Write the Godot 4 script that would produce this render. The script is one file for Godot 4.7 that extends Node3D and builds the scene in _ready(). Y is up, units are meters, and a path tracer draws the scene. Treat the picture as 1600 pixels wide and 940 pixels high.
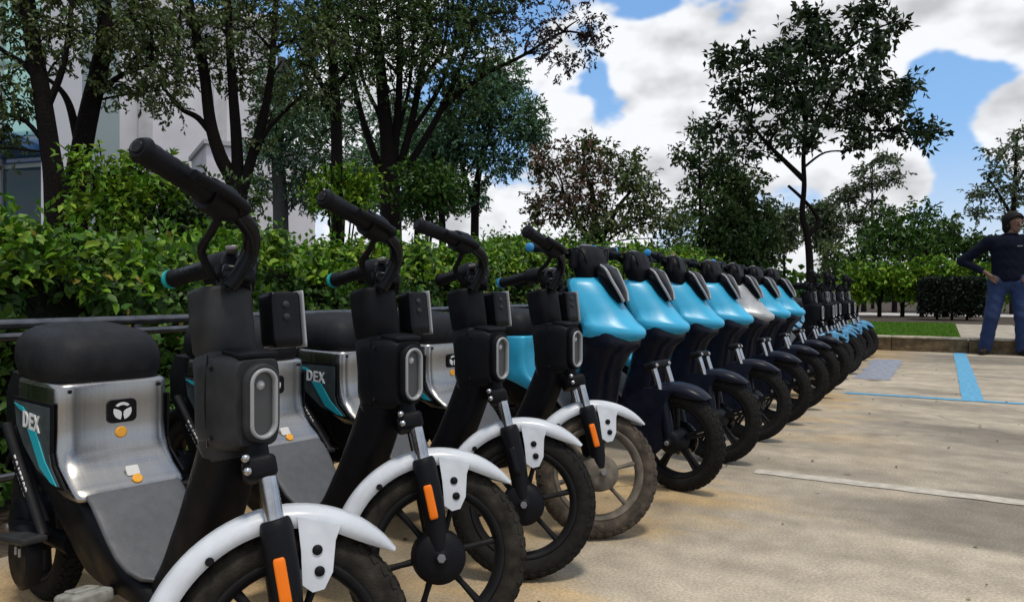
extends Node3D

const YAW := 30.2
const FOCAL := 1155.0      # lens length in pixels of a 1600 pixel wide picture
const EYE := 0.8
const HORIZON := 456.0

var mats := {}
var used := {}
var rng := RandomNumberGenerator.new()
var fnl := FastNoiseLite.new()

# ------------------------------------------------------------------ naming
func numbered(called: String) -> String:
	if not used.has(called):
		used[called] = 0
		return called
	used[called] += 1
	return "%s_%03d" % [called, used[called]]

func tag(o: Node3D, label: String, category: String, group := "") -> Node3D:
	o.set_meta("label", label)
	o.set_meta("category", category)
	if group != "":
		o.set_meta("group", group)
	return o

func thing(called: String, label: String, category: String, at := Vector3.ZERO, turn := 0.0, group := "") -> Node3D:
	var o := Node3D.new()
	o.name = numbered(called)
	add_child(o, true)
	o.position = at
	o.rotation.y = turn
	tag(o, label, category, group)
	return o

func obj(called: String, mesh: Mesh, m: Material, parent: Node = null, x := Transform3D()) -> MeshInstance3D:
	var o := MeshInstance3D.new()
	o.name = numbered(called) if parent == null else called
	o.mesh = mesh
	o.material_override = m
	o.transform = x
	(parent if parent else self).add_child(o, true)
	return o

func struct(called: String, mesh: Mesh, m: Material) -> MeshInstance3D:
	var o := obj(called, mesh, m)
	o.set_meta("kind", "structure")
	return o

func copy(o: Node3D) -> Node3D:
	var r: Node3D = o.duplicate()
	r.name = numbered(o.name)
	add_child(r, true)
	return r

# a point of the place by its bearing, its height over the horizon and its depth
func at(u: float, v: float, d: float) -> Vector3:
	var a := (u - 800.0) / FOCAL
	var s := sin(deg_to_rad(YAW))
	var c := cos(deg_to_rad(YAW))
	return Vector3(d * (a * c - s), EYE + d * (HORIZON - v) / FOCAL, -d * (c + a * s))

# ------------------------------------------------------------------ materials
func lin(r: float, g: float, b: float) -> Color:
	return Color(r, g, b).linear_to_srgb()

func mat(r: float, g: float, b: float, rough := 0.5, metal := 0.0) -> StandardMaterial3D:
	var m := StandardMaterial3D.new()
	m.albedo_color = lin(r, g, b)
	m.roughness = rough
	m.metallic = metal
	m.cull_mode = BaseMaterial3D.CULL_DISABLED
	if r + g + b < 0.2 and metal == 0.0:
		m.metallic_specular = 0.27
	return m

func noise_tex(freq: float, lo: float, hi: float, size := 256, octaves := 4, normal := false, bump := 4.0) -> NoiseTexture2D:
	var n := FastNoiseLite.new()
	n.noise_type = FastNoiseLite.TYPE_SIMPLEX_SMOOTH
	n.frequency = freq
	n.fractal_octaves = octaves
	n.seed = int(freq * 1000.0) + size
	var t := NoiseTexture2D.new()
	t.noise = n
	t.width = size
	t.height = size
	t.seamless = true
	if normal:
		t.as_normal_map = true
		t.bump_strength = bump
	else:
		var g := Gradient.new()
		g.set_color(0, Color(lo, lo, lo))
		g.set_color(1, Color(hi, hi, hi))
		t.color_ramp = g
	return t

func weathered(m: StandardMaterial3D, scale: float, tex: Texture2D, rough: Texture2D = null, nrm: Texture2D = null, nscale := 0.3) -> StandardMaterial3D:
	m.uv1_triplanar = true
	m.uv1_scale = Vector3.ONE * scale
	if tex:
		m.albedo_texture = tex
	if rough:
		m.roughness_texture = rough
		m.roughness_texture_channel = BaseMaterial3D.TEXTURE_CHANNEL_RED
		m.roughness = 1.0
	if nrm:
		m.normal_enabled = true
		m.normal_texture = nrm
		m.normal_scale = nscale
	return m

func make_materials() -> void:
	var mottle := noise_tex(0.02, 0.72, 1.0, 256, 5)
	var smudge := noise_tex(0.015, 0.30, 0.62, 256, 5)
	var satin := noise_tex(0.015, 0.38, 0.7, 256, 5)
	var grain := noise_tex(0.35, 0.0, 1.0, 256, 2, true, 3.0)
	mats.black = weathered(mat(0.0065, 0.007, 0.010), 3.0, mottle, satin, grain, 0.12)
	mats.gloss_black = weathered(mat(0.008, 0.0085, 0.011), 3.0, mottle, noise_tex(0.013, 0.12, 0.35, 256, 4))
	mats.grey_plastic = weathered(mat(0.042, 0.044, 0.047), 3.0, mottle, satin, grain, 0.15)
	mats.seat = weathered(mat(0.019, 0.020, 0.024), 4.0, mottle, noise_tex(0.03, 0.42, 0.62, 256, 4), grain, 0.35)
	mats.footmat = weathered(mat(0.085, 0.091, 0.102), 5.0, noise_tex(0.03, 0.84, 1.0, 256, 5), satin, grain, 0.3)
	mats.chrome = weathered(mat(0.62, 0.63, 0.65, 0.2, 1.0), 3.0, mottle, noise_tex(0.02, 0.1, 0.3, 256, 4))
	var brushed := Image.create(256, 256, false, Image.FORMAT_RGB8)
	var r2 := RandomNumberGenerator.new()
	r2.seed = 5
	var streak := Image.create(256, 256, false, Image.FORMAT_RGB8)
	var drift := 0.3
	for x in 256:
		drift = clampf(drift + r2.randf_range(-0.012, 0.012), 0.16, 0.30)
		var k := drift + r2.randf_range(-0.01, 0.01)
		var k2 := clampf(0.92 + (drift - 0.23) * 1.2 + r2.randf_range(-0.02, 0.02), 0.0, 1.0)
		for y in 256:
			var q := k
			brushed.set_pixel(x, y, Color(q, q, q))
			streak.set_pixel(x, y, Color(k2, k2, k2))
	mats.silver = weathered(mat(0.37, 0.366, 0.358, 0.4, 1.0), 2.0, ImageTexture.create_from_image(streak), ImageTexture.create_from_image(brushed))
	mats.white = weathered(mat(0.70, 0.745, 0.80), 2.5, noise_tex(0.012, 0.82, 1.0, 256, 5), noise_tex(0.016, 0.2, 0.42, 256, 5))
	mats.blue = weathered(mat(0.04, 0.46, 0.76), 2.5, noise_tex(0.012, 0.84, 1.0, 256, 5), noise_tex(0.016, 0.25, 0.45, 256, 5))
	mats.fender_blue = weathered(mat(0.10, 0.36, 0.62), 2.5, mottle, noise_tex(0.016, 0.2, 0.42, 256, 5))
	mats.pale_silver = weathered(mat(0.52, 0.55, 0.57, 0.4, 0.2), 2.5, mottle, noise_tex(0.016, 0.25, 0.45, 256, 5))
	mats.navy = weathered(mat(0.010, 0.013, 0.026), 3.0, mottle, noise_tex(0.016, 0.22, 0.45, 256, 5))
	mats.tyre = weathered(mat(0.022, 0.021, 0.02), 5.0, noise_tex(0.03, 0.6, 1.0, 256, 5), noise_tex(0.03, 0.7, 0.95, 256, 4), grain, 0.4)
	mats.mud_tyre = weathered(mat(0.13, 0.10, 0.07), 3.0, noise_tex(0.025, 0.35, 1.0, 256, 5), noise_tex(0.03, 0.8, 1.0, 256, 4), grain, 0.6)
	mats.dusty_tyre = weathered(mat(0.05, 0.045, 0.037), 3.0, noise_tex(0.025, 0.45, 1.0, 256, 5), noise_tex(0.03, 0.8, 1.0, 256, 4), grain, 0.5)
	mats.rim = weathered(mat(0.014, 0.014, 0.016), 4.0, mottle, satin)
	mats.mud_rim = weathered(mat(0.22, 0.19, 0.15), 3.0, noise_tex(0.025, 0.5, 1.0, 256, 5), noise_tex(0.03, 0.7, 1.0, 256, 4))
	mats.orange = mat(0.78, 0.17, 0.008, 0.42)
	mats.orange.metallic_specular = 0.3
	mats.sticker = mat(0.78, 0.36, 0.03, 0.5)
	mats.sticker_pale = mat(0.6, 0.6, 0.58, 0.5)
	mats.teal = mat(0.015, 0.36, 0.36, 0.4)
	mats.stripe = mat(0.02, 0.40, 0.50, 0.35)
	mats.inset = weathered(mat(0.055, 0.075, 0.085), 3.0, mottle, satin)
	mats.inset_blue = mats.inset
	mats.lettering = mat(0.72, 0.74, 0.76, 0.45)
	mats.lens = mat(0.05, 0.053, 0.057, 0.06)
	mats.lens.clearcoat_enabled = true
	mats.ring = mat(0.30, 0.31, 0.32, 0.25)
	mats.bulb = mat(0.38, 0.38, 0.38, 0.12)
	mats.display = mat(0.14, 0.14, 0.15, 0.2)
	mats.pedal = weathered(mat(0.36, 0.36, 0.32, 0.6), 6.0, noise_tex(0.03, 0.6, 1.0, 256, 4))
	mats.blue_cap = mat(0.02, 0.22, 0.5, 0.4)
	mats.hedge = leaf_mat(0.42)
	mats.leaf = leaf_mat(0.5)
	var bark := noise_tex(0.05, 0.45, 1.0, 256, 5)
	mats.bark = weathered(mat(0.018, 0.0135, 0.012, 0.95), 4.0, bark, null, noise_tex(0.06, 0, 1, 256, 4, true, 10.0), 0.9)
	mats.bark_pale = weathered(mat(0.09, 0.10, 0.095, 0.9), 3.0, bark, null, noise_tex(0.06, 0, 1, 256, 4, true, 8.0), 0.8)
	mats.soil = weathered(mat(0.10, 0.072, 0.048, 0.95), 0.8, noise_tex(0.03, 0.5, 1.0, 512, 5), null, noise_tex(0.1, 0, 1, 256, 4, true, 8.0), 0.8)
	mats.rail = weathered(mat(0.16, 0.165, 0.18, 0.3, 0.85), 3.0, mottle, noise_tex(0.02, 0.18, 0.4, 256, 4))
	for k in ["soil", "bark"]:
		mats[k].uv1_world_triplanar = true

func leaf_mat(rough: float) -> StandardMaterial3D:
	var m := mat(1, 1, 1, rough)
	m.vertex_color_use_as_albedo = true
	m.metallic_specular = 0.3
	m.backlight_enabled = true
	m.backlight = Color(0.50, 0.58, 0.22)
	return m

# ------------------------------------------------------------------ mesh helpers
func tool() -> SurfaceTool:
	var st := SurfaceTool.new()
	st.begin(Mesh.PRIMITIVE_TRIANGLES)
	return st

func done(st: SurfaceTool) -> ArrayMesh:
	st.generate_normals()
	return st.commit()

func tri(st: SurfaceTool, a: Vector3, b: Vector3, c: Vector3) -> void:
	st.add_vertex(a)
	st.add_vertex(b)
	st.add_vertex(c)

func quad(st: SurfaceTool, a: Vector3, b: Vector3, c: Vector3, d: Vector3) -> void:
	tri(st, a, b, c)
	tri(st, a, c, d)

func loft(st: SurfaceTool, rings: Array, cap0 := true, cap1 := true, round_trip := false) -> void:
	st.set_smooth_group(0)
	var n: int = rings[0].size()
	var m := rings.size()
	for i in (m if round_trip else m - 1):
		var p: PackedVector3Array = rings[i]
		var q: PackedVector3Array = rings[(i + 1) % m]
		for k in n:
			var l := (k + 1) % n
			quad(st, p[k], p[l], q[l], q[k])
	if round_trip:
		return
	st.set_smooth_group(-1)
	for e in 2:
		if (e == 0 and not cap0) or (e == 1 and not cap1):
			continue
		var r: PackedVector3Array = rings[0] if e == 0 else rings[m - 1]
		var mid := Vector3.ZERO
		for v in r:
			mid += v
		mid /= n
		for k in n:
			var l := (k + 1) % n
			if e == 0:
				tri(st, mid, r[l], r[k])
			else:
				tri(st, mid, r[k], r[l])

# superellipse round centre o with half axes a and b
func ring(o: Vector3, a: Vector3, b: Vector3, n := 24, e := 4.0) -> PackedVector3Array:
	var out := PackedVector3Array()
	for k in n:
		var t := TAU * k / n
		var c := cos(t)
		var s := sin(t)
		out.append(o + a * (signf(c) * pow(absf(c), 2.0 / e)) + b * (signf(s) * pow(absf(s), 2.0 / e)))
	return out

# a horizontal rounded rectangle from x0 to x1, half width w, at height y
func plan(x0: float, x1: float, y: float, w: float, n := 28, e := 5.0, slope := 0.0) -> PackedVector3Array:
	var h := (x1 - x0) / 2.0
	return ring(Vector3((x0 + x1) / 2.0, y, 0), Vector3(h, slope * h, 0), Vector3(0, 0, w), n, e)

func smooth(pts: Array, sub := 5) -> PackedVector3Array:
	var out := PackedVector3Array()
	for i in pts.size() - 1:
		var a: Vector3 = pts[maxi(i - 1, 0)]
		var b: Vector3 = pts[i]
		var c: Vector3 = pts[i + 1]
		var d: Vector3 = pts[mini(i + 2, pts.size() - 1)]
		for k in sub:
			out.append(b.cubic_interpolate(c, a, d, float(k) / sub))
	out.append(pts[-1])
	return out

# sweep a round (or flattened) section along a path; radii are interpolated along it
func sweep(st: SurfaceTool, path: PackedVector3Array, radii: Array, n := 10, flat := 1.0, side := Vector3.ZERO, e := 2.0) -> void:
	var rings := []
	var u := Vector3.ZERO
	for i in path.size():
		var t := (path[mini(i + 1, path.size() - 1)] - path[maxi(i - 1, 0)]).normalized()
		if i == 0:
			u = side if side != Vector3.ZERO else (Vector3.UP if absf(t.y) < 0.9 else Vector3.RIGHT)
		u = (u - t * u.dot(t)).normalized()
		var w := t.cross(u)
		var f := float(i) / maxf(path.size() - 1, 1) * (radii.size() - 1)
		var k := mini(int(f), radii.size() - 2) if radii.size() > 1 else 0
		var r: float = lerpf(radii[k], radii[mini(k + 1, radii.size() - 1)], f - k)
		rings.append(ring(path[i], u * r, w * r * flat, n, e))
	loft(st, rings)

func tube(path: Array, radii: Array, n := 10, sub := 4, flat := 1.0, side := Vector3.ZERO, e := 2.0) -> ArrayMesh:
	var st := tool()
	sweep(st, smooth(path, sub) if sub > 1 else PackedVector3Array(path), radii, n, flat, side, e)
	return done(st)

# turn a profile of (radius, along) round the z axis through o
func lathe(st: SurfaceTool, profile: Array, o: Vector3, n := 40, closed := false) -> void:
	var rings := []
	for p in profile:
		rings.append(ring(o + Vector3(0, 0, p.y), Vector3(p.x, 0, 0), Vector3(0, p.x, 0), n, 2.0))
	loft(st, rings, not closed, not closed, closed)

func rbox(st: SurfaceTool, o: Vector3, size: Vector3, r: float, b := Basis(), n := 4) -> void:
	st.set_smooth_group(0)
	var inner := size / 2.0 - Vector3.ONE * r
	for axis in 3:
		for sgn in [-1.0, 1.0]:
			var g := []
			for i in n + 2:
				var row := []
				for j in n + 2:
					var p := Vector3.ZERO
					p[axis] = sgn
					p[(axis + 1) % 3] = lerpf(-1, 1, float(i) / (n + 1))
					p[(axis + 2) % 3] = lerpf(-1, 1, float(j) / (n + 1))
					# put the grid lines at the rounding
					for k in [(axis + 1) % 3, (axis + 2) % 3]:
						p[k] = signf(p[k]) * pow(absf(p[k]), 0.35)
					var q := Vector3(p.x * size.x, p.y * size.y, p.z * size.z) / 2.0
					var c := q.clamp(-inner, inner)
					var dv := q - c
					if dv.length() > 1e-7:
						q = c + dv.normalized() * r
					row.append(o + b * q)
				g.append(row)
			for i in n + 1:
				for j in n + 1:
					if sgn > 0:
						quad(st, g[i][j], g[i][j + 1], g[i + 1][j + 1], g[i + 1][j])
					else:
						quad(st, g[i][j], g[i + 1][j], g[i + 1][j + 1], g[i][j + 1])

func rounded_box(o: Vector3, size: Vector3, r: float, b := Basis()) -> ArrayMesh:
	var st := tool()
	rbox(st, o, size, r, b)
	return done(st)

func box(st: SurfaceTool, o: Vector3, size: Vector3, b := Basis()) -> void:
	st.set_smooth_group(-1)
	var h := size / 2.0
	var p := []
	for k in 8:
		p.append(o + b * Vector3(h.x if k & 1 else -h.x, h.y if k & 2 else -h.y, h.z if k & 4 else -h.z))
	quad(st, p[0], p[1], p[3], p[2])
	quad(st, p[5], p[4], p[6], p[7])
	quad(st, p[4], p[0], p[2], p[6])
	quad(st, p[1], p[5], p[7], p[3])
	quad(st, p[2], p[3], p[7], p[6])
	quad(st, p[4], p[5], p[1], p[0])

func box_mesh(o: Vector3, size: Vector3, b := Basis()) -> ArrayMesh:
	var st := tool()
	box(st, o, size, b)
	return done(st)

# a flat outline with thickness; outline in the plane through o spanned by a and b
func plate(outline: Array, o: Vector3, a: Vector3, b: Vector3, thick: float) -> ArrayMesh:
	var st := tool()
	st.set_smooth_group(-1)
	var pts := PackedVector2Array(outline)
	var idx := Geometry2D.triangulate_polygon(pts)
	var nrm := a.cross(b).normalized() * thick
	var at3 := func(p: Vector2) -> Vector3: return o + a * p.x + b * p.y
	for k in range(0, idx.size(), 3):
		var p: Vector3 = at3.call(pts[idx[k]])
		var q: Vector3 = at3.call(pts[idx[k + 1]])
		var r: Vector3 = at3.call(pts[idx[k + 2]])
		if (q - p).cross(r - p).dot(nrm) > 0:
			var s := q
			q = r
			r = s
		tri(st, p + nrm, q + nrm, r + nrm)
		tri(st, p, r, q)
	var ccw := not Geometry2D.is_polygon_clockwise(pts)
	for k in pts.size():
		var p: Vector3 = at3.call(pts[k])
		var q: Vector3 = at3.call(pts[(k + 1) % pts.size()])
		if ccw:
			quad(st, p, p + nrm, q + nrm, q)
		else:
			quad(st, p, q, q + nrm, p + nrm)
	return done(st)

func rounded_outline(w: float, h: float, r: float, n := 6) -> Array:
	var out := []
	for c in 4:
		var cx := (w / 2 - r) * (1 if c in [0, 3] else -1)
		var cy := (h / 2 - r) * (1 if c < 2 else -1)
		for k in n + 1:
			var t := PI / 2 * (c + float(k) / n)
			out.append(Vector2(cx + cos(t) * r, cy + sin(t) * r))
	return out

func letters(text: String, height: float, depth := 0.002) -> TextMesh:
	var f := SystemFont.new()
	f.font_names = PackedStringArray(["Droid Sans"])
	f.font_weight = 700
	var t := TextMesh.new()
	t.text = text
	t.font = f
	t.font_size = 32
	t.pixel_size = height / 23.0
	t.depth = depth
	t.curve_step = 4.0
	return t

func disc(o: Vector3, axis: Vector3, r: float, h: float, n := 16, dome := 0.0) -> ArrayMesh:
	var st := tool()
	var u := axis.cross(Vector3.UP if absf(axis.y) < 0.9 else Vector3.RIGHT).normalized()
	var w := axis.cross(u).normalized()
	var rings := [ring(o, u * r, w * r, n, 2.0), ring(o + axis * h * 0.8, u * r, w * r, n, 2.0), ring(o + axis * h, u * r * 0.82, w * r * 0.82, n, 2.0)]
	if dome > 0.0:
		rings.append(ring(o + axis * (h + dome * 0.8), u * r * 0.5, w * r * 0.5, n, 2.0))
		rings.append(ring(o + axis * (h + dome), u * r * 0.1, w * r * 0.1, n, 2.0))
	loft(st, rings)
	return done(st)

# ------------------------------------------------------------------ scooter pieces shared by both kinds
const R_WHEEL := 0.203
const AXLE := Vector3(0, 0.203, 0)
const RAKE := Vector3(-0.316, 0.949, 0)
const STEERED := ["stanchion", "fork_leg", "fork_clamp", "front_fender", "front_wheel", "handlebar", "cable", "lever_arm", "handlebar_cover"]

func steer_at(y: float) -> Vector3:
	return AXLE + RAKE * ((y - AXLE.y) / RAKE.y)

func tyre_mesh() -> ArrayMesh:
	var st := tool()
	var prof := []
	for k in 14:
		var t := TAU * k / 14
		prof.append(Vector2(R_WHEEL - 0.034 + 0.034 * cos(t) * (1.0 if cos(t) > 0 else 0.8), 0.034 * sin(t)))
	lathe(st, prof, Vector3.ZERO, 48, true)
	return done(st)

func tread_mesh() -> ArrayMesh:
	var st := tool()
	var n := 44
	for k in n:
		for s in [-1.0, 1.0]:
			var t: float = TAU * (k + (0.5 if s > 0 else 0.0)) / n
			for lane in 2:
				var z: float = s * (0.009 if lane == 0 else 0.024)
				var rr: float = R_WHEEL - (0.001 if lane == 0 else 0.010)
				var out := Vector3(cos(t), sin(t), 0)
				var tilt: float = s * (0.25 if lane == 0 else 0.85)
				var b := Basis(Vector3(-sin(t), cos(t), 0), out, Vector3(0, 0, 1)).orthonormalized()
				b = b * Basis(Vector3.RIGHT, tilt) * Basis(Vector3.UP, s * 0.35)
				box(st, out * rr + Vector3(0, 0, z), Vector3(0.017, 0.004, 0.012), b)
	return done(st)

func rim_mesh(spokes: int, paired: bool) -> ArrayMesh:
	var st := tool()
	lathe(st, [Vector2(0.148, -0.022), Vector2(0.152, -0.026), Vector2(0.146, -0.027), Vector2(0.134, -0.017), Vector2(0.131, 0.0), Vector2(0.134, 0.017), Vector2(0.146, 0.027), Vector2(0.152, 0.026), Vector2(0.148, 0.022), Vector2(0.141, 0.0)], Vector3.ZERO, 48, true)
	for k in spokes:
		var t := TAU * (k + 0.3) / spokes
		for s in ([-1, 1] if paired else [0]):
			var t0: float = t + s * 0.16
			var t1: float = t + s * 0.07
			var p := Vector3(cos(t0) * 0.03, sin(t0) * 0.03, 0)
			var q := Vector3(cos(t1) * 0.136, sin(t1) * 0.136, 0)
			sweep(st, PackedVector3Array([p, p.lerp(q, 0.5), q]), [0.0095, 0.0065, 0.0085], 8, 1.4, Vector3(-sin(t), cos(t), 0), 3.0)
	return done(st)

func hub_mesh(r: float) -> ArrayMesh:
	var st := tool()
	lathe(st, [Vector2(0.018, -0.062), Vector2(0.02, -0.05), Vector2(0.034, -0.046), Vector2(0.036, -0.03), Vector2(r * 0.9, -0.022), Vector2(r, -0.016), Vector2(r, 0.026), Vector2(r * 0.96, 0.034), Vector2(r * 0.95, 0.060), Vector2(r * 0.86, 0.070), Vector2(r * 0.5, 0.074), Vector2(r * 0.3, 0.076), Vector2(0.012, 0.078), Vector2(0.011, 0.084), Vector2(0.004, 0.086)], Vector3.ZERO, 28)
	return done(st)

func wheel(called: String, parent: Node3D, at_: Vector3, spokes: int, paired: bool, hub_r: float, turn := 0.0) -> void:
	var x := Transform3D(Basis(Vector3(0, 0, 1), turn), at_)
	var w := obj(called, keep("rim%d%s" % [spokes, paired], func(): return rim_mesh(spokes, paired)), mats.rim, parent, x)
	obj("tyre", keep("tyre", tyre_mesh), mats.tyre, w)
	obj("tread", keep("tread", tread_mesh), mats.tyre, w)
	obj("hub", keep("hub%f" % hub_r, func(): return hub_mesh(hub_r)), mats.black, w)
	obj("axle_nut", keep("nut", func(): return disc(Vector3(0, 0, 0.084), Vector3(0, 0, 1), 0.010, 0.010, 6)), mats.display, w)

var kept := {}
func keep(key: String, f: Callable) -> Mesh:
	if not kept.has(key):
		kept[key] = f.call()
	return kept[key]

# a bowed mudguard over the wheel from angle a0 to a1 (degrees from straight ahead)
func fender_mesh(a0: float, a1: float, rad: float, half: float, tip: float, drop := 0.03) -> ArrayMesh:
	var st := tool()
	var rings := []
	var n := 30
	for i in n + 1:
		var f := float(i) / n
		var t := deg_to_rad(lerpf(a0, a1, f))
		var grow := clampf(f / 0.22, 0.0, 1.0)
		grow = 1.0 - pow(1.0 - grow, 2.2)
		var w := lerpf(tip, half, grow)
		var dr := lerpf(0.006, drop, grow)
		var end := clampf((1.0 - f) / 0.03, 0.55, 1.0)
		w *= end
		var out := Vector3(cos(t), sin(t), 0)
		var o := AXLE + out * (rad - (1.0 - grow) * 0.004)
		var r := PackedVector3Array()
		for s in [[-1.0, -dr], [-0.97, -dr * 0.45], [-0.78, -dr * 0.1], [-0.4, 0.001], [0.0, 0.004], [0.4, 0.001], [0.78, -dr * 0.1], [0.97, -dr * 0.45], [1.0, -dr]]:
			r.append(o + Vector3(0, 0, w * s[0]) + out * s[1])
		for s in [[0.93, -dr], [0.88, -dr * 0.55], [0.7, -dr * 0.2 - 0.003], [0.0, -0.001], [-0.7, -dr * 0.2 - 0.003], [-0.88, -dr * 0.55], [-0.93, -dr]]:
			r.append(o + Vector3(0, 0, w * s[0]) + out * s[1])
		rings.append(r)
	loft(st, rings)
	return done(st)

# ------------------------------------------------------------------ pale slim scooter with a white front mudguard
func seat_mesh() -> ArrayMesh:
	var st := tool()
	var rs := []
	for q in [[-0.985, -0.725, 0.592, 0.102], [-1.000, -0.702, 0.604, 0.121], [-1.004, -0.694, 0.632, 0.129], [-1.002, -0.694, 0.660, 0.129], [-0.995, -0.702, 0.684, 0.123], [-0.980, -0.716, 0.702, 0.112], [-0.96, -0.736, 0.714, 0.094], [-0.93, -0.768, 0.722, 0.068], [-0.89, -0.81, 0.725, 0.03]]:
		rs.append(plan(q[0], q[1], q[2], q[3], 36, 4.2, -0.06))
	loft(st, rs)
	return done(st)

func cowl_mesh() -> ArrayMesh:
	var st := tool()
	var rs := []
	for q in [[-0.955, -0.698, 0.601, 0.118], [-0.957, -0.690, 0.597, 0.1225], [-0.957, -0.688, 0.59, 0.124], [-0.955, -0.690, 0.55, 0.124], [-0.948, -0.690, 0.50, 0.123], [-0.92, -0.684, 0.46, 0.122], [-0.88, -0.668, 0.43, 0.121], [-0.82, -0.640, 0.405, 0.119], [-0.76, -0.612, 0.388, 0.117], [-0.72, -0.592, 0.374, 0.115], [-0.70, -0.590, 0.366, 0.112], [-0.70, -0.60, 0.362, 0.105]]:
		rs.append(plan(q[0], q[1], q[2], q[3], 44, 7.5))
	loft(st, rs)
	return done(st)

func body_mesh() -> ArrayMesh:
	var st := tool()
	var rs := []
	for q in [[-1.12, -0.72, 0.602, 0.10], [-1.14, -0.70, 0.55, 0.11], [-1.13, -0.70, 0.47, 0.112], [-1.05, -0.66, 0.40, 0.112], [-0.93, -0.62, 0.366, 0.11], [-0.84, -0.575, 0.345, 0.105], [-0.80, -0.52, 0.29, 0.095], [-0.76, -0.45, 0.235, 0.082], [-0.73, -0.38, 0.195, 0.07], [-0.71, -0.38, 0.18, 0.06]]:
		rs.append(plan(q[0], q[1], q[2], q[3], 32, 4.5))
	loft(st, rs)
	return done(st)

func footmat_mesh() -> ArrayMesh:
	var st := tool()
	var rs := []
	for q in [[-0.600, 0.366, 0.098], [-0.575, 0.352, 0.098], [-0.545, 0.325, 0.096], [-0.515, 0.293, 0.092], [-0.485, 0.262, 0.086], [-0.458, 0.240, 0.076], [-0.432, 0.226, 0.06], [-0.41, 0.219, 0.03]]:
		var nrm := Vector3(0.62, 0.78, 0)
		rs.append(ring(Vector3(q[0], q[1], 0) + nrm * 0.012, Vector3(0, 0, q[2]), nrm * 0.007, 20, 5.0))
	loft(st, rs)
	return done(st)

func lower_front_mesh() -> ArrayMesh:
	var st := tool()
	var p := smooth([Vector3(-0.60, 0.19, 0), Vector3(-0.47, 0.187, 0), Vector3(-0.385, 0.215, 0), Vector3(-0.30, 0.315, 0), Vector3(-0.235, 0.43, 0), Vector3(-0.185, 0.54, 0), Vector3(-0.18, 0.60, 0)], 4)
	sweep(st, p, [0.030, 0.036, 0.045, 0.050, 0.049, 0.047, 0.044], 22, 1.0, Vector3(0, 1, 0), 3.4)
	return done(st)

func column_mesh() -> ArrayMesh:
	var st := tool()
	var rs := []
	for q in [[-0.185, 0.50, 0.042, 0.046], [-0.187, 0.53, 0.047, 0.053], [-0.198, 0.63, 0.047, 0.054], [-0.208, 0.682, 0.046, 0.053], [-0.209, 0.687, 0.041, 0.048], [-0.210, 0.690, 0.041, 0.048], [-0.211, 0.694, 0.045, 0.051], [-0.222, 0.75, 0.046, 0.052], [-0.230, 0.796, 0.046, 0.052], [-0.232, 0.803, 0.044, 0.052], [-0.233, 0.805, 0.037, 0.045]]:
		rs.append(ring(Vector3(q[0], q[1], 0), Vector3(q[2], q[2] * 0.2, 0), Vector3(0, 0, q[3]), 28, 3.0))
	loft(st, rs)
	return done(st)

func headlight_mesh() -> ArrayMesh:
	var st := tool()
	var rs := []
	for q in [[-0.225, 0.606, 0.074, 0.050], [-0.205, 0.606, 0.083, 0.057], [-0.150, 0.606, 0.085, 0.056], [-0.127, 0.607, 0.083, 0.052], [-0.109, 0.608, 0.079, 0.048], [-0.097, 0.609, 0.073, 0.041]]:
		rs.append(ring(Vector3(q[0], q[1], 0), Vector3(0, q[2], 0), Vector3(0, 0, q[3]), 36, 6.0))
	loft(st, rs)
	return done(st)

func stadium_ring(w: float, h: float, t: float, thick: float) -> ArrayMesh:
	var st := tool()
	var rings := []
	for p in rounded_outline(w - t, h - t, (w - t) / 2.0 - 0.0005, 8):
		var out := Vector3(0, p.y - clampf(p.y, -(h - w) / 2, (h - w) / 2), p.x).normalized()
		rings.append(ring(Vector3(0, p.y, p.x), out * t / 2, Vector3(thick / 2, 0, 0), 10, 3.0))
	loft(st, rings, false, false, true)
	return done(st)

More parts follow.
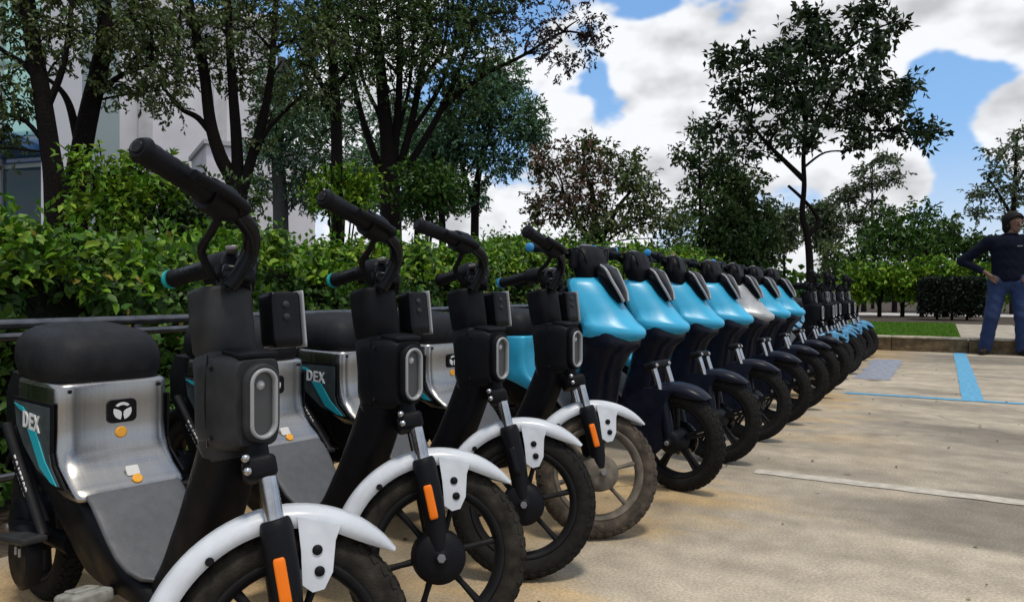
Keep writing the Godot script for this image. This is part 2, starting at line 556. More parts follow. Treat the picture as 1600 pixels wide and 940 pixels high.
func make_slim(label: String) -> Node3D:
	var t := thing("electric_scooter", label, "scooter")
	obj("seat", seat_mesh(), mats.seat, t)
	var c := obj("rear_cowl", cowl_mesh(), mats.silver, t)
	# the dark side panel with its stripe and lettering, on both flanks
	for s in [1.0, -1.0]:
		var edge := [Vector2(-0.945, 0.556), Vector2(-0.70, 0.560), Vector2(-0.703, 0.455), Vector2(-0.69, 0.43), Vector2(-0.625, 0.388), Vector2(-0.665, 0.384), Vector2(-0.79, 0.402), Vector2(-0.88, 0.448), Vector2(-0.93, 0.49)]
		var inner := [Vector2(-0.938, 0.548), Vector2(-0.712, 0.551), Vector2(-0.714, 0.452), Vector2(-0.70, 0.424), Vector2(-0.655, 0.392), Vector2(-0.668, 0.390), Vector2(-0.787, 0.409), Vector2(-0.875, 0.453), Vector2(-0.922, 0.494)]
		var band := [Vector2(-0.845, 0.494), Vector2(-0.795, 0.496), Vector2(-0.735, 0.435), Vector2(-0.666, 0.392), Vector2(-0.70, 0.394), Vector2(-0.765, 0.416)]
		var swoosh := [Vector2(-0.935, 0.543), Vector2(-0.875, 0.538), Vector2(-0.845, 0.523), Vector2(-0.838, 0.512), Vector2(-0.862, 0.526), Vector2(-0.90, 0.532)]
		var z: float = 0.1205
		obj("side_panel_border", plate(edge, Vector3(0, 0, s * z), Vector3.RIGHT, Vector3.UP, 0.005 * s), mats.black, c)
		obj("side_panel", plate(inner, Vector3(0, 0, s * z), Vector3.RIGHT, Vector3.UP, 0.0068 * s), mats.inset, c)
		obj("stripe", plate(band, Vector3(0, 0, s * z), Vector3.RIGHT, Vector3.UP, 0.0085 * s), mats.stripe, c)
		obj("swoosh", plate(swoosh, Vector3(0, 0, s * z), Vector3.RIGHT, Vector3.UP, 0.0085 * s), mats.stripe, c)
		var tb := Basis(Vector3(0, 0, 1), -0.03) if s > 0 else Basis(Vector3.UP, PI)
		obj("lettering", keep("dex", func(): return letters("DEX", 0.036)), mats.lettering, c, Transform3D(tb.scaled_local(Vector3(1.18, 1, 1)), Vector3(-0.822, 0.510, s * 0.1285)))
	# the badge and the stickers on the front of the cowl
	var bx := -0.6885
	obj("badge", plate(rounded_outline(0.062, 0.052, 0.012), Vector3(bx, 0.532, -0.012), Vector3(0, 0, -1), Vector3.UP, 0.004), mats.gloss_black, c)
	var em := tool()
	for k in 3:
		var o2 := []
		var a0: float = [40.0, 160.0, 282.0][k]
		var a1: float = [140.0, 258.0, 380.0][k]
		for q in 11:
			var a := deg_to_rad(lerpf(a0, a1, q / 10.0))
			o2.append(Vector2(cos(a), sin(a)) * 0.0195)
		if k == 0:
			for q in 9:
				var a := deg_to_rad(lerpf(a1 - 8.0, a0 + 8.0, q / 8.0))
				o2.append(Vector2(cos(a), sin(a) * 0.9) * 0.0145)
		else:
			var am := deg_to_rad((a0 + a1) / 2.0)
			o2.append(Vector2(cos(deg_to_rad(a1)), sin(deg_to_rad(a1))) * 0.009 )
			o2.append(Vector2(cos(am), sin(am)) * 0.0030)
			o2.append(Vector2(cos(deg_to_rad(a0)), sin(deg_to_rad(a0))) * 0.009 )
		em.append_from(plate(o2, Vector3(bx + 0.0035, 0.532, -0.012), Vector3(0, 0, -1), Vector3.UP, 0.0016), 0, Transform3D())
	obj("emblem", em.commit(), mats.lettering, c)
	for q in [[bx + 0.0005, 0.585, 0.095], [bx + 0.0005, 0.585, -0.095]]:
		obj("screw", disc(Vector3(q[0], q[1], q[2]), Vector3(1, 0, 0), 0.0045, 0.002, 10, 0.001), mats.rim, c)
	obj("screw", disc(Vector3(-0.915, 0.578, 0.1225), Vector3(0, 0, 1), 0.0045, 0.003, 10, 0.001), mats.rim, c)
	obj("sticker", disc(Vector3(bx - 0.001, 0.484, -0.010), Vector3(0.99, 0.12, 0).normalized(), 0.0128, 0.005, 18), mats.sticker, c)
	var slope := Vector3(0.62, -0.78, 0).normalized()
	obj("sticker", plate(rounded_outline(0.027, 0.024, 0.004), Vector3(-0.6335, 0.404, -0.012), Vector3(0, 0, -1), -slope, 0.004), mats.sticker_pale, c)
	obj("sticker", disc(Vector3(-0.612, 0.390, -0.014), Vector3(0.78, 0.62, 0), 0.011, 0.004, 18), mats.sticker, c)
	var b := obj("body", body_mesh(), mats.black, t)
	obj("footboard", footmat_mesh(), mats.footmat, t)
	obj("down_tube", lower_front_mesh(), mats.black, t)
	obj("column", column_mesh(), mats.black, t)
	# slanted strut with the serial number
	for s in [1.0, -1.0]:
		obj("strut", tube([Vector3(-0.985, 0.486, s * 0.128), Vector3(-0.735, 0.275, s * 0.128)], [0.014, 0.013], 10, 1, 0.6, Vector3(0, 0, 1)), mats.black, b)
		obj("side_cover", plate([Vector2(-1.02, 0.46), Vector2(-0.965, 0.485), Vector2(-0.755, 0.30), Vector2(-0.80, 0.28), Vector2(-0.93, 0.33)], Vector3(0, 0, s * 0.112), Vector3.RIGHT, Vector3.UP, 0.008 * s), mats.black, b)
	obj("serial_number", keep("serial", func(): return letters("504E502", 0.0205)), mats.lettering, b, Transform3D(Basis(Vector3(0, 0, 1), deg_to_rad(-40)), Vector3(-0.865, 0.385, 0.1375)))
	# headlight
	var h := obj("headlight", headlight_mesh(), mats.grey_plastic, t)
	obj("lens_frame", stadium_ring(0.066, 0.138, 0.012, 0.022), mats.grey_plastic, h, Transform3D(Basis(), Vector3(-0.090, 0.608, 0)))
	obj("lens_ring", stadium_ring(0.053, 0.123, 0.0072, 0.014), mats.ring, h, Transform3D(Basis(), Vector3(-0.082, 0.608, 0)))
	obj("lens", plate(rounded_outline(0.042, 0.112, 0.0205, 8), Vector3(-0.092, 0.608, 0), Vector3(0, 0, -1), Vector3.UP, 0.006), mats.lens, h)
	obj("bulb", disc(Vector3(-0.087, 0.640, 0.003), Vector3(1, 0, 0), 0.008, 0.003, 14, 0.004), mats.bulb, h)
	for q in [[-0.155, 0.668, 0.058], [-0.155, 0.548, 0.058]]:
		obj("screw", disc(Vector3(q[0], q[1], q[2] - 0.002), Vector3(0, 0, 1), 0.0048, 0.002, 10, 0.001), mats.gloss_black, h)
	obj("seam", tube([Vector3(-0.172, 0.690, 0.053), Vector3(-0.174, 0.61, 0.0572), Vector3(-0.172, 0.530, 0.053)], [0.0012], 6, 4), mats.gloss_black, h)
	obj("lamp_hood", rounded_box(Vector3(-0.130, 0.692, -0.004), Vector3(0.062, 0.012, 0.078), 0.005, Basis(Vector3(0, 0, 1), -0.10)), mats.black, h)
	# lock box on the far side of the column
	var lx := Transform3D(Basis(Vector3.UP, 0.05) * Basis(Vector3(0, 0, 1), 0.12), Vector3(-0.205, 0.745, -0.112))
	var k := obj("lock_box", rounded_box(Vector3.ZERO, Vector3(0.05, 0.108, 0.066), 0.008), mats.gloss_black, t, lx)
	obj("bolt", disc(Vector3(0.024, 0.028, 0.004), Vector3(1, 0, 0), 0.0075, 0.004, 12, 0.003), mats.grey_plastic, k)
	obj("bolt", disc(Vector3(0.024, 0.004, 0.004), Vector3(1, 0, 0), 0.0075, 0.004, 12, 0.003), mats.grey_plastic, k)
	obj("lid_edge", rounded_box(Vector3(0.012, 0, -0.035), Vector3(0.034, 0.112, 0.005), 0.002), mats.ring, k)
	# rear end
	wheel("rear_wheel", t, Vector3(-1.12, R_WHEEL, 0), 6, false, 0.075, 0.2)
	var sa := obj("swing_arm", tube([Vector3(-0.74, 0.24, 0.075), Vector3(-0.92, 0.235, 0.085), Vector3(-1.12, 0.205, 0.08)], [0.024, 0.02, 0.018], 10, 4, 0.6), mats.black, t)
	obj("swing_arm", tube([Vector3(-0.74, 0.24, -0.075), Vector3(-0.92, 0.235, -0.085), Vector3(-1.12, 0.205, -0.08)], [0.024, 0.02, 0.018], 10, 4, 0.6), mats.black, t)
	obj("rear_mudguard", Transform_shift(fender_mesh(20, 150, 0.232, 0.048, 0.03), Vector3(-1.12, 0, 0)), mats.black, t)
	var fr := obj("foot_rest", rounded_box(Vector3(-0.80, 0.262, 0.155), Vector3(0.20, 0.016, 0.05), 0.006, Basis(Vector3(0, 0, 1), 0.16)), mats.grey_plastic, t)
	obj("guard", disc(Vector3(-0.86, 0.20, 0.115), Vector3(0, 0, 1), 0.072, 0.03, 24), mats.black, fr)
	for q in [-0.85, -0.825]:
		obj("reflector", rounded_box(Vector3(q, 0.222, 0.149), Vector3(0.006, 0.02, 0.006), 0.0025), mats.bulb, fr)
	obj("foot_rest", rounded_box(Vector3(-0.80, 0.262, -0.155), Vector3(0.20, 0.016, 0.05), 0.006, Basis(Vector3(0, 0, 1), 0.16)), mats.black, t)
	# pedals
	for s in [1.0, -1.0]:
		var px := Transform3D(Basis(Vector3(0, 0, 1), 0.22), Vector3(-0.47 if s > 0 else -0.60, 0.215 if s > 0 else 0.16, s * 0.145))
		var p := obj("pedal", rounded_box(Vector3.ZERO, Vector3(0.105, 0.028, 0.075), 0.009), mats.pedal, t, px)
		obj("tread_plate", rounded_box(Vector3(-0.006, 0.015, 0), Vector3(0.06, 0.008, 0.045), 0.003), mats.pedal, p)
		obj("crank", tube([Vector3(-0.535, 0.19, s * 0.06), Vector3(-0.535, 0.19, s * 0.092), Vector3(-0.47 if s > 0 else -0.60, 0.215 if s > 0 else 0.16, s * 0.10)], [0.012, 0.01], 8, 3), mats.black, t)
	obj("kickstand", tube([Vector3(-0.66, 0.19, -0.05), Vector3(-0.70, 0.09, -0.10), Vector3(-0.70, 0.008, -0.13)], [0.011, 0.011, 0.014], 8, 3), mats.black, t)
	obj("tail_light", rounded_box(Vector3(-1.145, 0.55, 0), Vector3(0.02, 0.035, 0.09), 0.008), mat(0.35, 0.01, 0.01, 0.2), t)
	# fork
	for s in [1.0, -1.0]:
		obj("stanchion", tube([steer_at(0.485) + Vector3(0.01, 0, s * 0.054), steer_at(0.36) + Vector3(0.01, 0, s * 0.054)], [0.0150, 0.0150], 18, 1), mats.chrome, t)
		var lg := obj("fork_leg", tube([steer_at(0.412) + Vector3(0.01, 0, s * 0.054), steer_at(0.395) + Vector3(0.01, 0, s * 0.054), steer_at(0.30) + Vector3(0.008, 0, s * 0.056), steer_at(0.20) + Vector3(0.0, 0, s * 0.056), steer_at(0.185) + Vector3(0, 0, s * 0.056)], [0.021, 0.027, 0.0255, 0.021, 0.014], 16, 3), mats.black, t)
		obj("reflector", rounded_box(steer_at(0.318) + Vector3(0.004, 0, s * 0.0805), Vector3(0.020, 0.076, 0.012), 0.0055, Basis(Vector3(0, 0, 1), 0.32)), mats.orange, lg)
	var fc := obj("fork_clamp", rounded_box(steer_at(0.492), Vector3(0.056, 0.040, 0.150), 0.012, Basis(Vector3(0, 0, 1), 0.32)), mats.black, t)
	obj("steering_stem", tube([steer_at(0.48), steer_at(0.56)], [0.022, 0.022], 14, 1), mats.black, fc)
	for y in [0.483, 0.503]:
		obj("bolt", disc(steer_at(y) + Vector3(-0.020, 0, 0.076), Vector3(-0.25, 0, 0.97).normalized(), 0.0068, 0.007, 12, 0.003), mats.chrome, fc)
	# mudguard with its bracket
	var f := obj("front_fender", fender_mesh(48, 168, 0.236, 0.048, 0.017, 0.038), mats.white, t)
	for s in [1.0, -1.0]:
		obj("bracket", plate([Vector2(-0.012, 0.418), Vector2(0.062, 0.410), Vector2(0.056, 0.385), Vector2(0.058, 0.335), Vector2(0.048, 0.308), Vector2(0.030, 0.302), Vector2(0.012, 0.312), Vector2(0.002, 0.365)], Vector3(-0.012, 0, s * 0.0455), Vector3.RIGHT, Vector3.UP, 0.005 * s), mats.white, f)
		for y in [0.368, 0.335]:
			obj("bolt", disc(Vector3(0.016 + (0.368 - y) * 0.25, y, s * 0.050), Vector3(0, 0, s), 0.0085, 0.004, 12, 0.002), mats.black, f)
		obj("clip", disc(AXLE + Vector3(cos(deg_to_rad(137)) * 0.203, sin(deg_to_rad(137)) * 0.203, s * 0.045), Vector3(0, 0, s), 0.007, 0.01, 10), mats.black, f)
	wheel("front_wheel", t, AXLE, 6, false, 0.060)
	make_bars(t)
	return t

func Transform_shift(m: ArrayMesh, by: Vector3) -> ArrayMesh:
	var st := SurfaceTool.new()
	st.append_from(m, 0, Transform3D(Basis(), by))
	return st.commit()

func make_bars(t: Node3D) -> void:
	var st := tool()
	sweep(st, PackedVector3Array([steer_at(0.80), steer_at(0.845)]), [0.024, 0.024], 14)
	for s in [1.0, -1.0]:
		sweep(st, smooth([Vector3(-0.198, 0.800, s * 0.030), Vector3(-0.180, 0.840, s * 0.036), Vector3(-0.172, 0.876, s * 0.048), Vector3(-0.180, 0.899, s * 0.082), Vector3(-0.218, 0.907, s * 0.15), Vector3(-0.266, 0.906, s * 0.215), Vector3(-0.333, 0.903, s * 0.312)], 5), [0.0155], 12)
	rbox(st, Vector3(-0.185, 0.828, 0), Vector3(0.06, 0.03, 0.085), 0.01)
	var h := obj("handlebar", done(st), mats.gloss_black, t)
	for s in [1.0, -1.0]:
		var a := Vector3(-0.250, 0.904, s * 0.20)
		var b := Vector3(-0.336, 0.901, s * 0.318)
		var g := tool()
		var p := PackedVector3Array()
		var rr := []
		for k in 16:
			p.append(a.lerp(b, k / 15.0))
			rr.append(0.0212 if k in [0, 1, 14] else 0.0190 - (0.0012 if k % 2 else 0.0))
		rr[15] = 0.015
		sweep(g, p, rr, 16)
		obj("grip", done(g), mats.black, h)
		if s > 0:
			obj("bar_end", disc(b, (b - a).normalized(), 0.010, 0.003, 12), mats.gloss_black, h)
		else:
			obj("bar_end", disc(b - (b - a).normalized() * 0.002, (b - a).normalized(), 0.0215, 0.012, 16, 0.004), mats.teal, h)
		obj("switch_housing", tube([Vector3(-0.203, 0.905, s * 0.143), Vector3(-0.222, 0.902, s * 0.165), Vector3(-0.248, 0.903, s * 0.195)], [0.020, 0.031, 0.028], 16, 3), mats.black, h)
		obj("brake_lever", tube([Vector3(-0.198, 0.900, s * 0.155), Vector3(-0.188, 0.897, s * 0.18), Vector3(-0.222, 0.896, s * 0.235), Vector3(-0.262, 0.895, s * 0.275)], [0.014, 0.010, 0.0075, 0.009], 8, 4), mats.black, h)
		obj("brake_cable", tube([Vector3(-0.20, 0.888, s * 0.15), Vector3(-0.178, 0.880, s * 0.10), Vector3(-0.168, 0.855, s * 0.062), Vector3(-0.182, 0.815, s * 0.045), Vector3(-0.20, 0.79, s * 0.035)], [0.0035], 6, 6), mats.black, h)
	obj("cable_bundle", tube([Vector3(-0.222, 0.888, 0.165), Vector3(-0.235, 0.862, 0.13), Vector3(-0.25, 0.845, 0.07), Vector3(-0.225, 0.815, 0.02)], [0.0075], 8, 5), mats.black, h)
	obj("display", rounded_box(Vector3(-0.205, 0.872, 0), Vector3(0.022, 0.010, 0.085), 0.004, Basis(Vector3(0, 0, 1), 0.25)), mats.display, h)
	obj("display_bracket", rounded_box(Vector3(-0.205, 0.847, 0), Vector3(0.03, 0.04, 0.05), 0.01), mats.black, h)

# ------------------------------------------------------------------ broad scooter with a leg shield
func shield_mesh() -> ArrayMesh:
	# rows from the top to the lower edge: height, middle x, edge x, half width
	var st := tool()
	var rows := [[0.862, -0.362, -0.44, 0.088], [0.853, -0.35, -0.436, 0.115], [0.83, -0.324, -0.428, 0.13], [0.78, -0.29, -0.408, 0.138], [0.72, -0.241, -0.384, 0.143], [0.67, -0.195, -0.362, 0.147], [0.648, -0.165, -0.35, 0.149], [0.636, -0.155, -0.342, 0.15], [0.622, -0.153, -0.338, 0.149], [0.606, -0.161, -0.338, 0.147], [0.592, -0.197, -0.348, 0.138]]
	var rings := []
	for q in rows:
		var r := PackedVector3Array()
		var n := 18
		for k in n + 1:
			var f := lerpf(-1, 1, float(k) / n)
			var bow := 1.0 - pow(absf(f), 2.4)
			r.append(Vector3(lerpf(q[2], q[1], bow), q[0] + 0.02 * (1.0 - bow) * (1.0 if q[0] < 0.66 else 0.0), q[3] * f))
		for k in n + 1:
			var f := lerpf(1, -1, float(k) / n)
			var bow := 1.0 - pow(absf(f), 2.4)
			r.append(Vector3(lerpf(q[2], q[1], bow) - 0.03, q[0] + 0.02 * (1.0 - bow) * (1.0 if q[0] < 0.66 else 0.0), q[3] * f * 0.9))
		rings.append(r)
	loft(st, rings)
	return done(st)

func make_broad(label: String) -> Node3D:
	var t := thing("delivery_scooter", label, "scooter")
	obj("seat", keep("seat", seat_mesh), mats.seat, t)
	obj("rear_cowl", keep("cowl", cowl_mesh), mats.blue, t)
	obj("body", keep("body", body_mesh), mats.black, t)
	obj("footboard", keep("mat", footmat_mesh), mats.footmat, t)
	# dark body of the leg shield
	var st := tool()
	var rs := []
	for q in [[-0.56, -0.40, 0.17, 0.075], [-0.54, -0.345, 0.20, 0.095], [-0.50, -0.315, 0.27, 0.10], [-0.47, -0.300, 0.36, 0.098], [-0.44, -0.285, 0.46, 0.098], [-0.42, -0.245, 0.53, 0.105], [-0.41, -0.205, 0.565, 0.124], [-0.41, -0.20, 0.595, 0.134], [-0.43, -0.27, 0.70, 0.112], [-0.455, -0.36, 0.80, 0.09], [-0.46, -0.39, 0.85, 0.07]]:
		rs.append(plan(q[0], q[1], q[2], q[3], 28, 3.2))
	loft(st, rs)
	obj("front_body", done(st), mats.navy, t)
	var sh := obj("leg_shield", shield_mesh(), mats.blue, t)
	obj("inner_shield", rounded_box(Vector3(-0.47, 0.68, 0), Vector3(0.05, 0.3, 0.19), 0.02, Basis(Vector3(0, 0, 1), 0.28)), mats.black, t)
	# headlamp strip on the upper ridge of the shield
	var hl := tool()
	loft(hl, [ring(Vector3(-0.358, 0.912, 0), Vector3(0.020, 0.01, 0), Vector3(0, 0, 0.036), 20, 4.0), ring(Vector3(-0.334, 0.893, 0), Vector3(0.034, 0.008, 0), Vector3(0, 0, 0.050), 20, 4.0), ring(Vector3(-0.308, 0.845, 0), Vector3(0.036, 0.008, 0), Vector3(0, 0, 0.046), 20, 4.0), ring(Vector3(-0.278, 0.795, 0), Vector3(0.033, 0.008, 0), Vector3(0, 0, 0.036), 20, 4.0), ring(Vector3(-0.250, 0.757, 0), Vector3(0.015, 0.006, 0), Vector3(0, 0, 0.022), 20, 4.0)])
	var lamp := obj("headlight", done(hl), mats.gloss_black, t)
	for s in [1.0, -1.0]:
		obj("trim", tube([Vector3(-0.343, 0.914, s * 0.030), Vector3(-0.308, 0.895, s * 0.044), Vector3(-0.278, 0.846, s * 0.042), Vector3(-0.250, 0.797, s * 0.033), Vector3(-0.237, 0.760, s * 0.018)], [0.0065], 8, 4), mats.ring, lamp)
	# handlebar under a cover
	var c := tool()
	loft(c, [ring(Vector3(-0.403, 0.835, 0), Vector3(0.035, 0, 0), Vector3(0, 0, 0.055), 22, 3.0), ring(Vector3(-0.413, 0.88, 0), Vector3(0.048, 0.01, 0), Vector3(0, 0, 0.085), 22, 3.0), ring(Vector3(-0.426, 0.93, 0), Vector3(0.052, 0.012, 0), Vector3(0, 0, 0.10), 22, 3.0), ring(Vector3(-0.438, 0.975, 0), Vector3(0.046, 0.012, 0), Vector3(0, 0, 0.085), 22, 3.0), ring(Vector3(-0.445, 0.995, 0), Vector3(0.03, 0.008, 0), Vector3(0, 0, 0.06), 22, 3.0)])
	var h := obj("handlebar_cover", done(c), mats.black, t)
	obj("display", rounded_box(Vector3(-0.461, 0.992, 0), Vector3(0.06, 0.012, 0.09), 0.005, Basis(Vector3(0, 0, 1), 0.55)), mats.display, h)
	for s in [1.0, -1.0]:
		obj("bar", tube([Vector3(-0.47, 0.945, s * 0.06), Vector3(-0.485, 0.975, s * 0.14), Vector3(-0.50, 0.99, s * 0.31)], [0.014], 10, 4), mats.gloss_black, h)
		obj("switch_housing", rounded_box(Vector3(-0.488, 0.98, s * 0.155), Vector3(0.052, 0.058, 0.06), 0.014), mats.black, h)
		obj("grip", tube([Vector3(-0.491, 0.984, s * 0.185), Vector3(-0.497, 0.988, s * 0.25), Vector3(-0.502, 0.991, s * 0.31)], [0.0185, 0.0175, 0.019], 14, 4), mats.black, h)
		obj("bar_end", disc(Vector3(-0.502, 0.991, s * 0.31), Vector3(0, 0, s), 0.0185, 0.018, 14, 0.003), mats.blue_cap, h)
		obj("brake_lever", tube([Vector3(-0.462, 0.985, s * 0.14), Vector3(-0.435, 0.975, s * 0.19), Vector3(-0.452, 0.978, s * 0.29)], [0.011, 0.009, 0.009], 8, 4), mats.black, h)
		obj("brake_cable", tube([Vector3(-0.455, 0.98, s * 0.14), Vector3(-0.40, 0.985, s * 0.11), Vector3(-0.385, 0.92, s * 0.075), Vector3(-0.42, 0.84, s * 0.06)], [0.004], 6, 6), mats.black, h)
		obj("hand_guard", rounded_box(Vector3(-0.43, 0.945, s * 0.10), Vector3(0.03, 0.09, 0.07), 0.013), mats.black, h)
	# rear end
	wheel("rear_wheel", t, Vector3(-1.12, R_WHEEL, 0), 5, true, 0.075, 0.2)
	for s in [1.0, -1.0]:
		obj("swing_arm", tube([Vector3(-0.74, 0.24, s * 0.075), Vector3(-0.92, 0.235, s * 0.085), Vector3(-1.12, 0.205, s * 0.08)], [0.024, 0.02, 0.018], 10, 4, 0.6), mats.black, t)
		obj("foot_rest", rounded_box(Vector3(-0.80, 0.262, s * 0.155), Vector3(0.20, 0.016, 0.05), 0.006, Basis(Vector3(0, 0, 1), 0.16)), mats.black, t)
	obj("rear_mudguard", Transform_shift(fender_mesh(20, 150, 0.232, 0.048, 0.03), Vector3(-1.12, 0, 0)), mats.black, t)
	obj("kickstand", tube([Vector3(-0.66, 0.19, -0.05), Vector3(-0.70, 0.09, -0.10), Vector3(-0.70, 0.008, -0.13)], [0.011, 0.011, 0.014], 8, 3), mats.black, t)
	# fork
	for s in [1.0, -1.0]:
		obj("stanchion", tube([steer_at(0.50) + Vector3(0.02, 0, s * 0.052), steer_at(0.34) + Vector3(0.02, 0, s * 0.052)], [0.0130, 0.0130], 16, 1), mats.chrome, t)
		obj("fork_leg", tube([steer_at(0.405) + Vector3(0.02, 0, s * 0.052), steer_at(0.385) + Vector3(0.02, 0, s * 0.053), steer_at(0.30) + Vector3(0.012, 0, s * 0.055), steer_at(0.19) + Vector3(0.0, 0, s * 0.056)], [0.017, 0.024, 0.024, 0.018], 14, 3), mats.navy, t)
	var fc := obj("fork_clamp", rounded_box(steer_at(0.50) + Vector3(0.01, 0, 0), Vector3(0.055, 0.03, 0.15), 0.012, Basis(Vector3(0, 0, 1), 0.32)), mats.black, t)
	for s in [1.0, -1.0]:
		obj("bolt", disc(steer_at(0.50) + Vector3(0.034, 0.004, s * 0.05), Vector3(0.95, 0.3, 0).normalized(), 0.008, 0.006, 10, 0.003), mats.ring, fc)
	var f := obj("front_fender", fender_mesh(52, 178, 0.232, 0.058, 0.03, 0.045), mats.navy, t)
	for s in [1.0, -1.0]:
		obj("side_plate", plate([Vector2(-0.185, 0.36), Vector2(-0.10, 0.415), Vector2(0.03, 0.412), Vector2(-0.012, 0.35), Vector2(-0.022, 0.26), Vector2(-0.012, 0.185), Vector2(-0.05, 0.15), Vector2(-0.12, 0.155), Vector2(-0.165, 0.23)], Vector3(-0.005, 0, s * 0.079), Vector3.RIGHT, Vector3.UP, 0.006 * s), mats.navy, f)
	wheel("front_wheel", t, AXLE, 5, true, 0.05)
	var fw: Node3D = t.get_node("front_wheel")
	obj("brake_disc", disc(Vector3(0, 0, -0.036), Vector3(0, 0, -1), 0.072, 0.004, 28), mats.chrome, fw)
	return t

# turn the fork, the front wheel and the bars about the raked steering axis
func steer(t: Node3D, degrees: float) -> void:
	var turn := Transform3D(Basis(RAKE.normalized(), deg_to_rad(degrees)), Vector3.ZERO)
	turn.origin = AXLE - turn.basis * AXLE
	for c in t.get_children():
		var n: String = c.name
		for k in STEERED:
			if n.begins_with(k):
				c.transform = turn * c.transform
				break

func repaint(t: Node3D, names: Array, from: Material, to: Material) -> void:
	for c in t.find_children("*", "MeshInstance3D", true, false):
		if c.material_override == from:
			var top: Node = c if c.get_parent() == t else c.get_parent()
			for k in names:
				if String(top.name).begins_with(k):
					c.material_override = to
					break

func park(t: Node3D, x: float, z: float, heading: float) -> void:
	t.position = Vector3(x, 0, z)
	t.rotation.y = deg_to_rad(-heading)

func scooters() -> void:
	var near := "silver scooters with white front mudguards at the near end"
	var a := make_slim("nearest scooter, silver rear cowl with a round badge, white mudguard cut off below")
	tag(a, a.get_meta("label"), "scooter", near)
	var la := ["second scooter from the camera, white mudguard and orange reflector over a wholly visible hub", "third scooter from the camera, white mudguard and black fork leg without orange reflector", "fourth scooter, white mudguard over a front wheel caked with pale brown mud"]
	var spots := [[-0.93, -0.87, 10.0, 62.0], [-0.99, -1.365, 10.0, 53.0], [-1.025, -1.825, 10.5, 42.0], [-0.985, -2.25, 10.5, 50.0]]
	var slim := [a]
	for i in 3:
		var c := copy(a)
		tag(c, la[i], "scooter", near)
		slim.append(c)
	# the far blue ones of the same build
	var far_group := "slim scooters with blue mudguards at the far end"
	var lf := ["first slim dark scooter beyond the broad blue ones, light blue mudguard", "second slim scooter with light blue mudguard counted from the broad blue ones", "third slim scooter with light blue mudguard counted from the broad blue ones", "middle slim scooter of the seven with light blue mudguards", "slim scooter with light blue mudguard, third from the far end of the row", "slim scooter with light blue mudguard, last but one before the kerb", "farthest scooter of the row, light blue mudguard, next to the kerb"]
	var far_slim := []
	for i in 7:
		var c := copy(a)
		tag(c, lf[i], "scooter", far_group)
		repaint(c, ["front_fender"], mats.white, mats.fender_blue)
		repaint(c, ["rear_cowl"], mats.silver, mats.fender_blue)
		far_slim.append(c)
		steer(c, 46.0 + 3.0 * sin(i * 2.1))
		park(c, -0.87 + 0.03 * sin(i * 1.7), -7.32 - 0.53 * i, 9.0 + 2.0 * sin(i * 2.6))
	for i in 4:
		var s: Array = spots[i]
		steer(slim[i], s[3])
		park(slim[i], s[0], s[1], s[2])
	repaint(slim[3], ["front_wheel"], mats.tyre, mats.mud_tyre)
	repaint(slim[3], ["front_wheel"], mats.rim, mats.mud_rim)
	repaint(slim[3], ["front_wheel"], mats.black, mats.mud_rim)
	repaint(slim[0], ["front_wheel"], mats.tyre, mats.dusty_tyre)
	repaint(slim[1], ["front_wheel"], mats.tyre, mats.dusty_tyre)
	for n in slim[2].get_children():
		if String(n.name).begins_with("fork_leg"):
			for q in n.get_children():
				q.material_override = mats.gloss_black
	for i in [1, 2, 3]:
		repaint(slim[i], ["headlight"], mats.grey_plastic, mats.black)
	for c in far_slim:
		repaint(c, ["headlight"], mats.grey_plastic, mats.black)
	repaint(slim[0], ["column"], mats.black, mats.grey_plastic)
	repaint(slim[2], ["handlebar"], mats.teal, mats.black)
	repaint(slim[3], ["handlebar"], mats.teal, mats.blue_cap)
	# broad ones
	var mid := "broad scooters with large leg shields in the middle of the row"
	var b := make_broad("first scooter with a bright blue leg shield, beside the muddy wheel")
	tag(b, b.get_meta("label"), "scooter", mid)
	var lb := ["second scooter with a bright blue leg shield, blue grip end raised above it", "third scooter with a bright blue leg shield, counted from the near end", "blue leg shield scooter just before the one with the pale grey shield", "scooter with a pale grey leg shield among the blue ones", "blue leg shield scooter just beyond the one with the pale grey shield", "last scooter with a blue leg shield, before the slim dark ones"]
	var broad := [b]
	for i in 6:
		var c := copy(b)
		tag(c, lb[i], "scooter", mid)
		broad.append(c)
	var zs := [-2.92, -3.50, -4.10, -4.72, -5.36, -6.0, -6.62]
	var hd := [8.0, 10.5, 6.0, 9.5, 6.5, 8.0, 10.0]
	for i in 7:
		steer(broad[i], [-3.0, 7.0, 11.0, 2.0, 8.0, 4.0, 6.0][i])
		park(broad[i], [-0.925, -0.915, -0.89, -0.87, -0.86, -0.86, -0.85][i], zs[i], hd[i])
	repaint(broad[4], ["leg_shield", "rear_cowl"], mats.blue, mats.pale_silver)

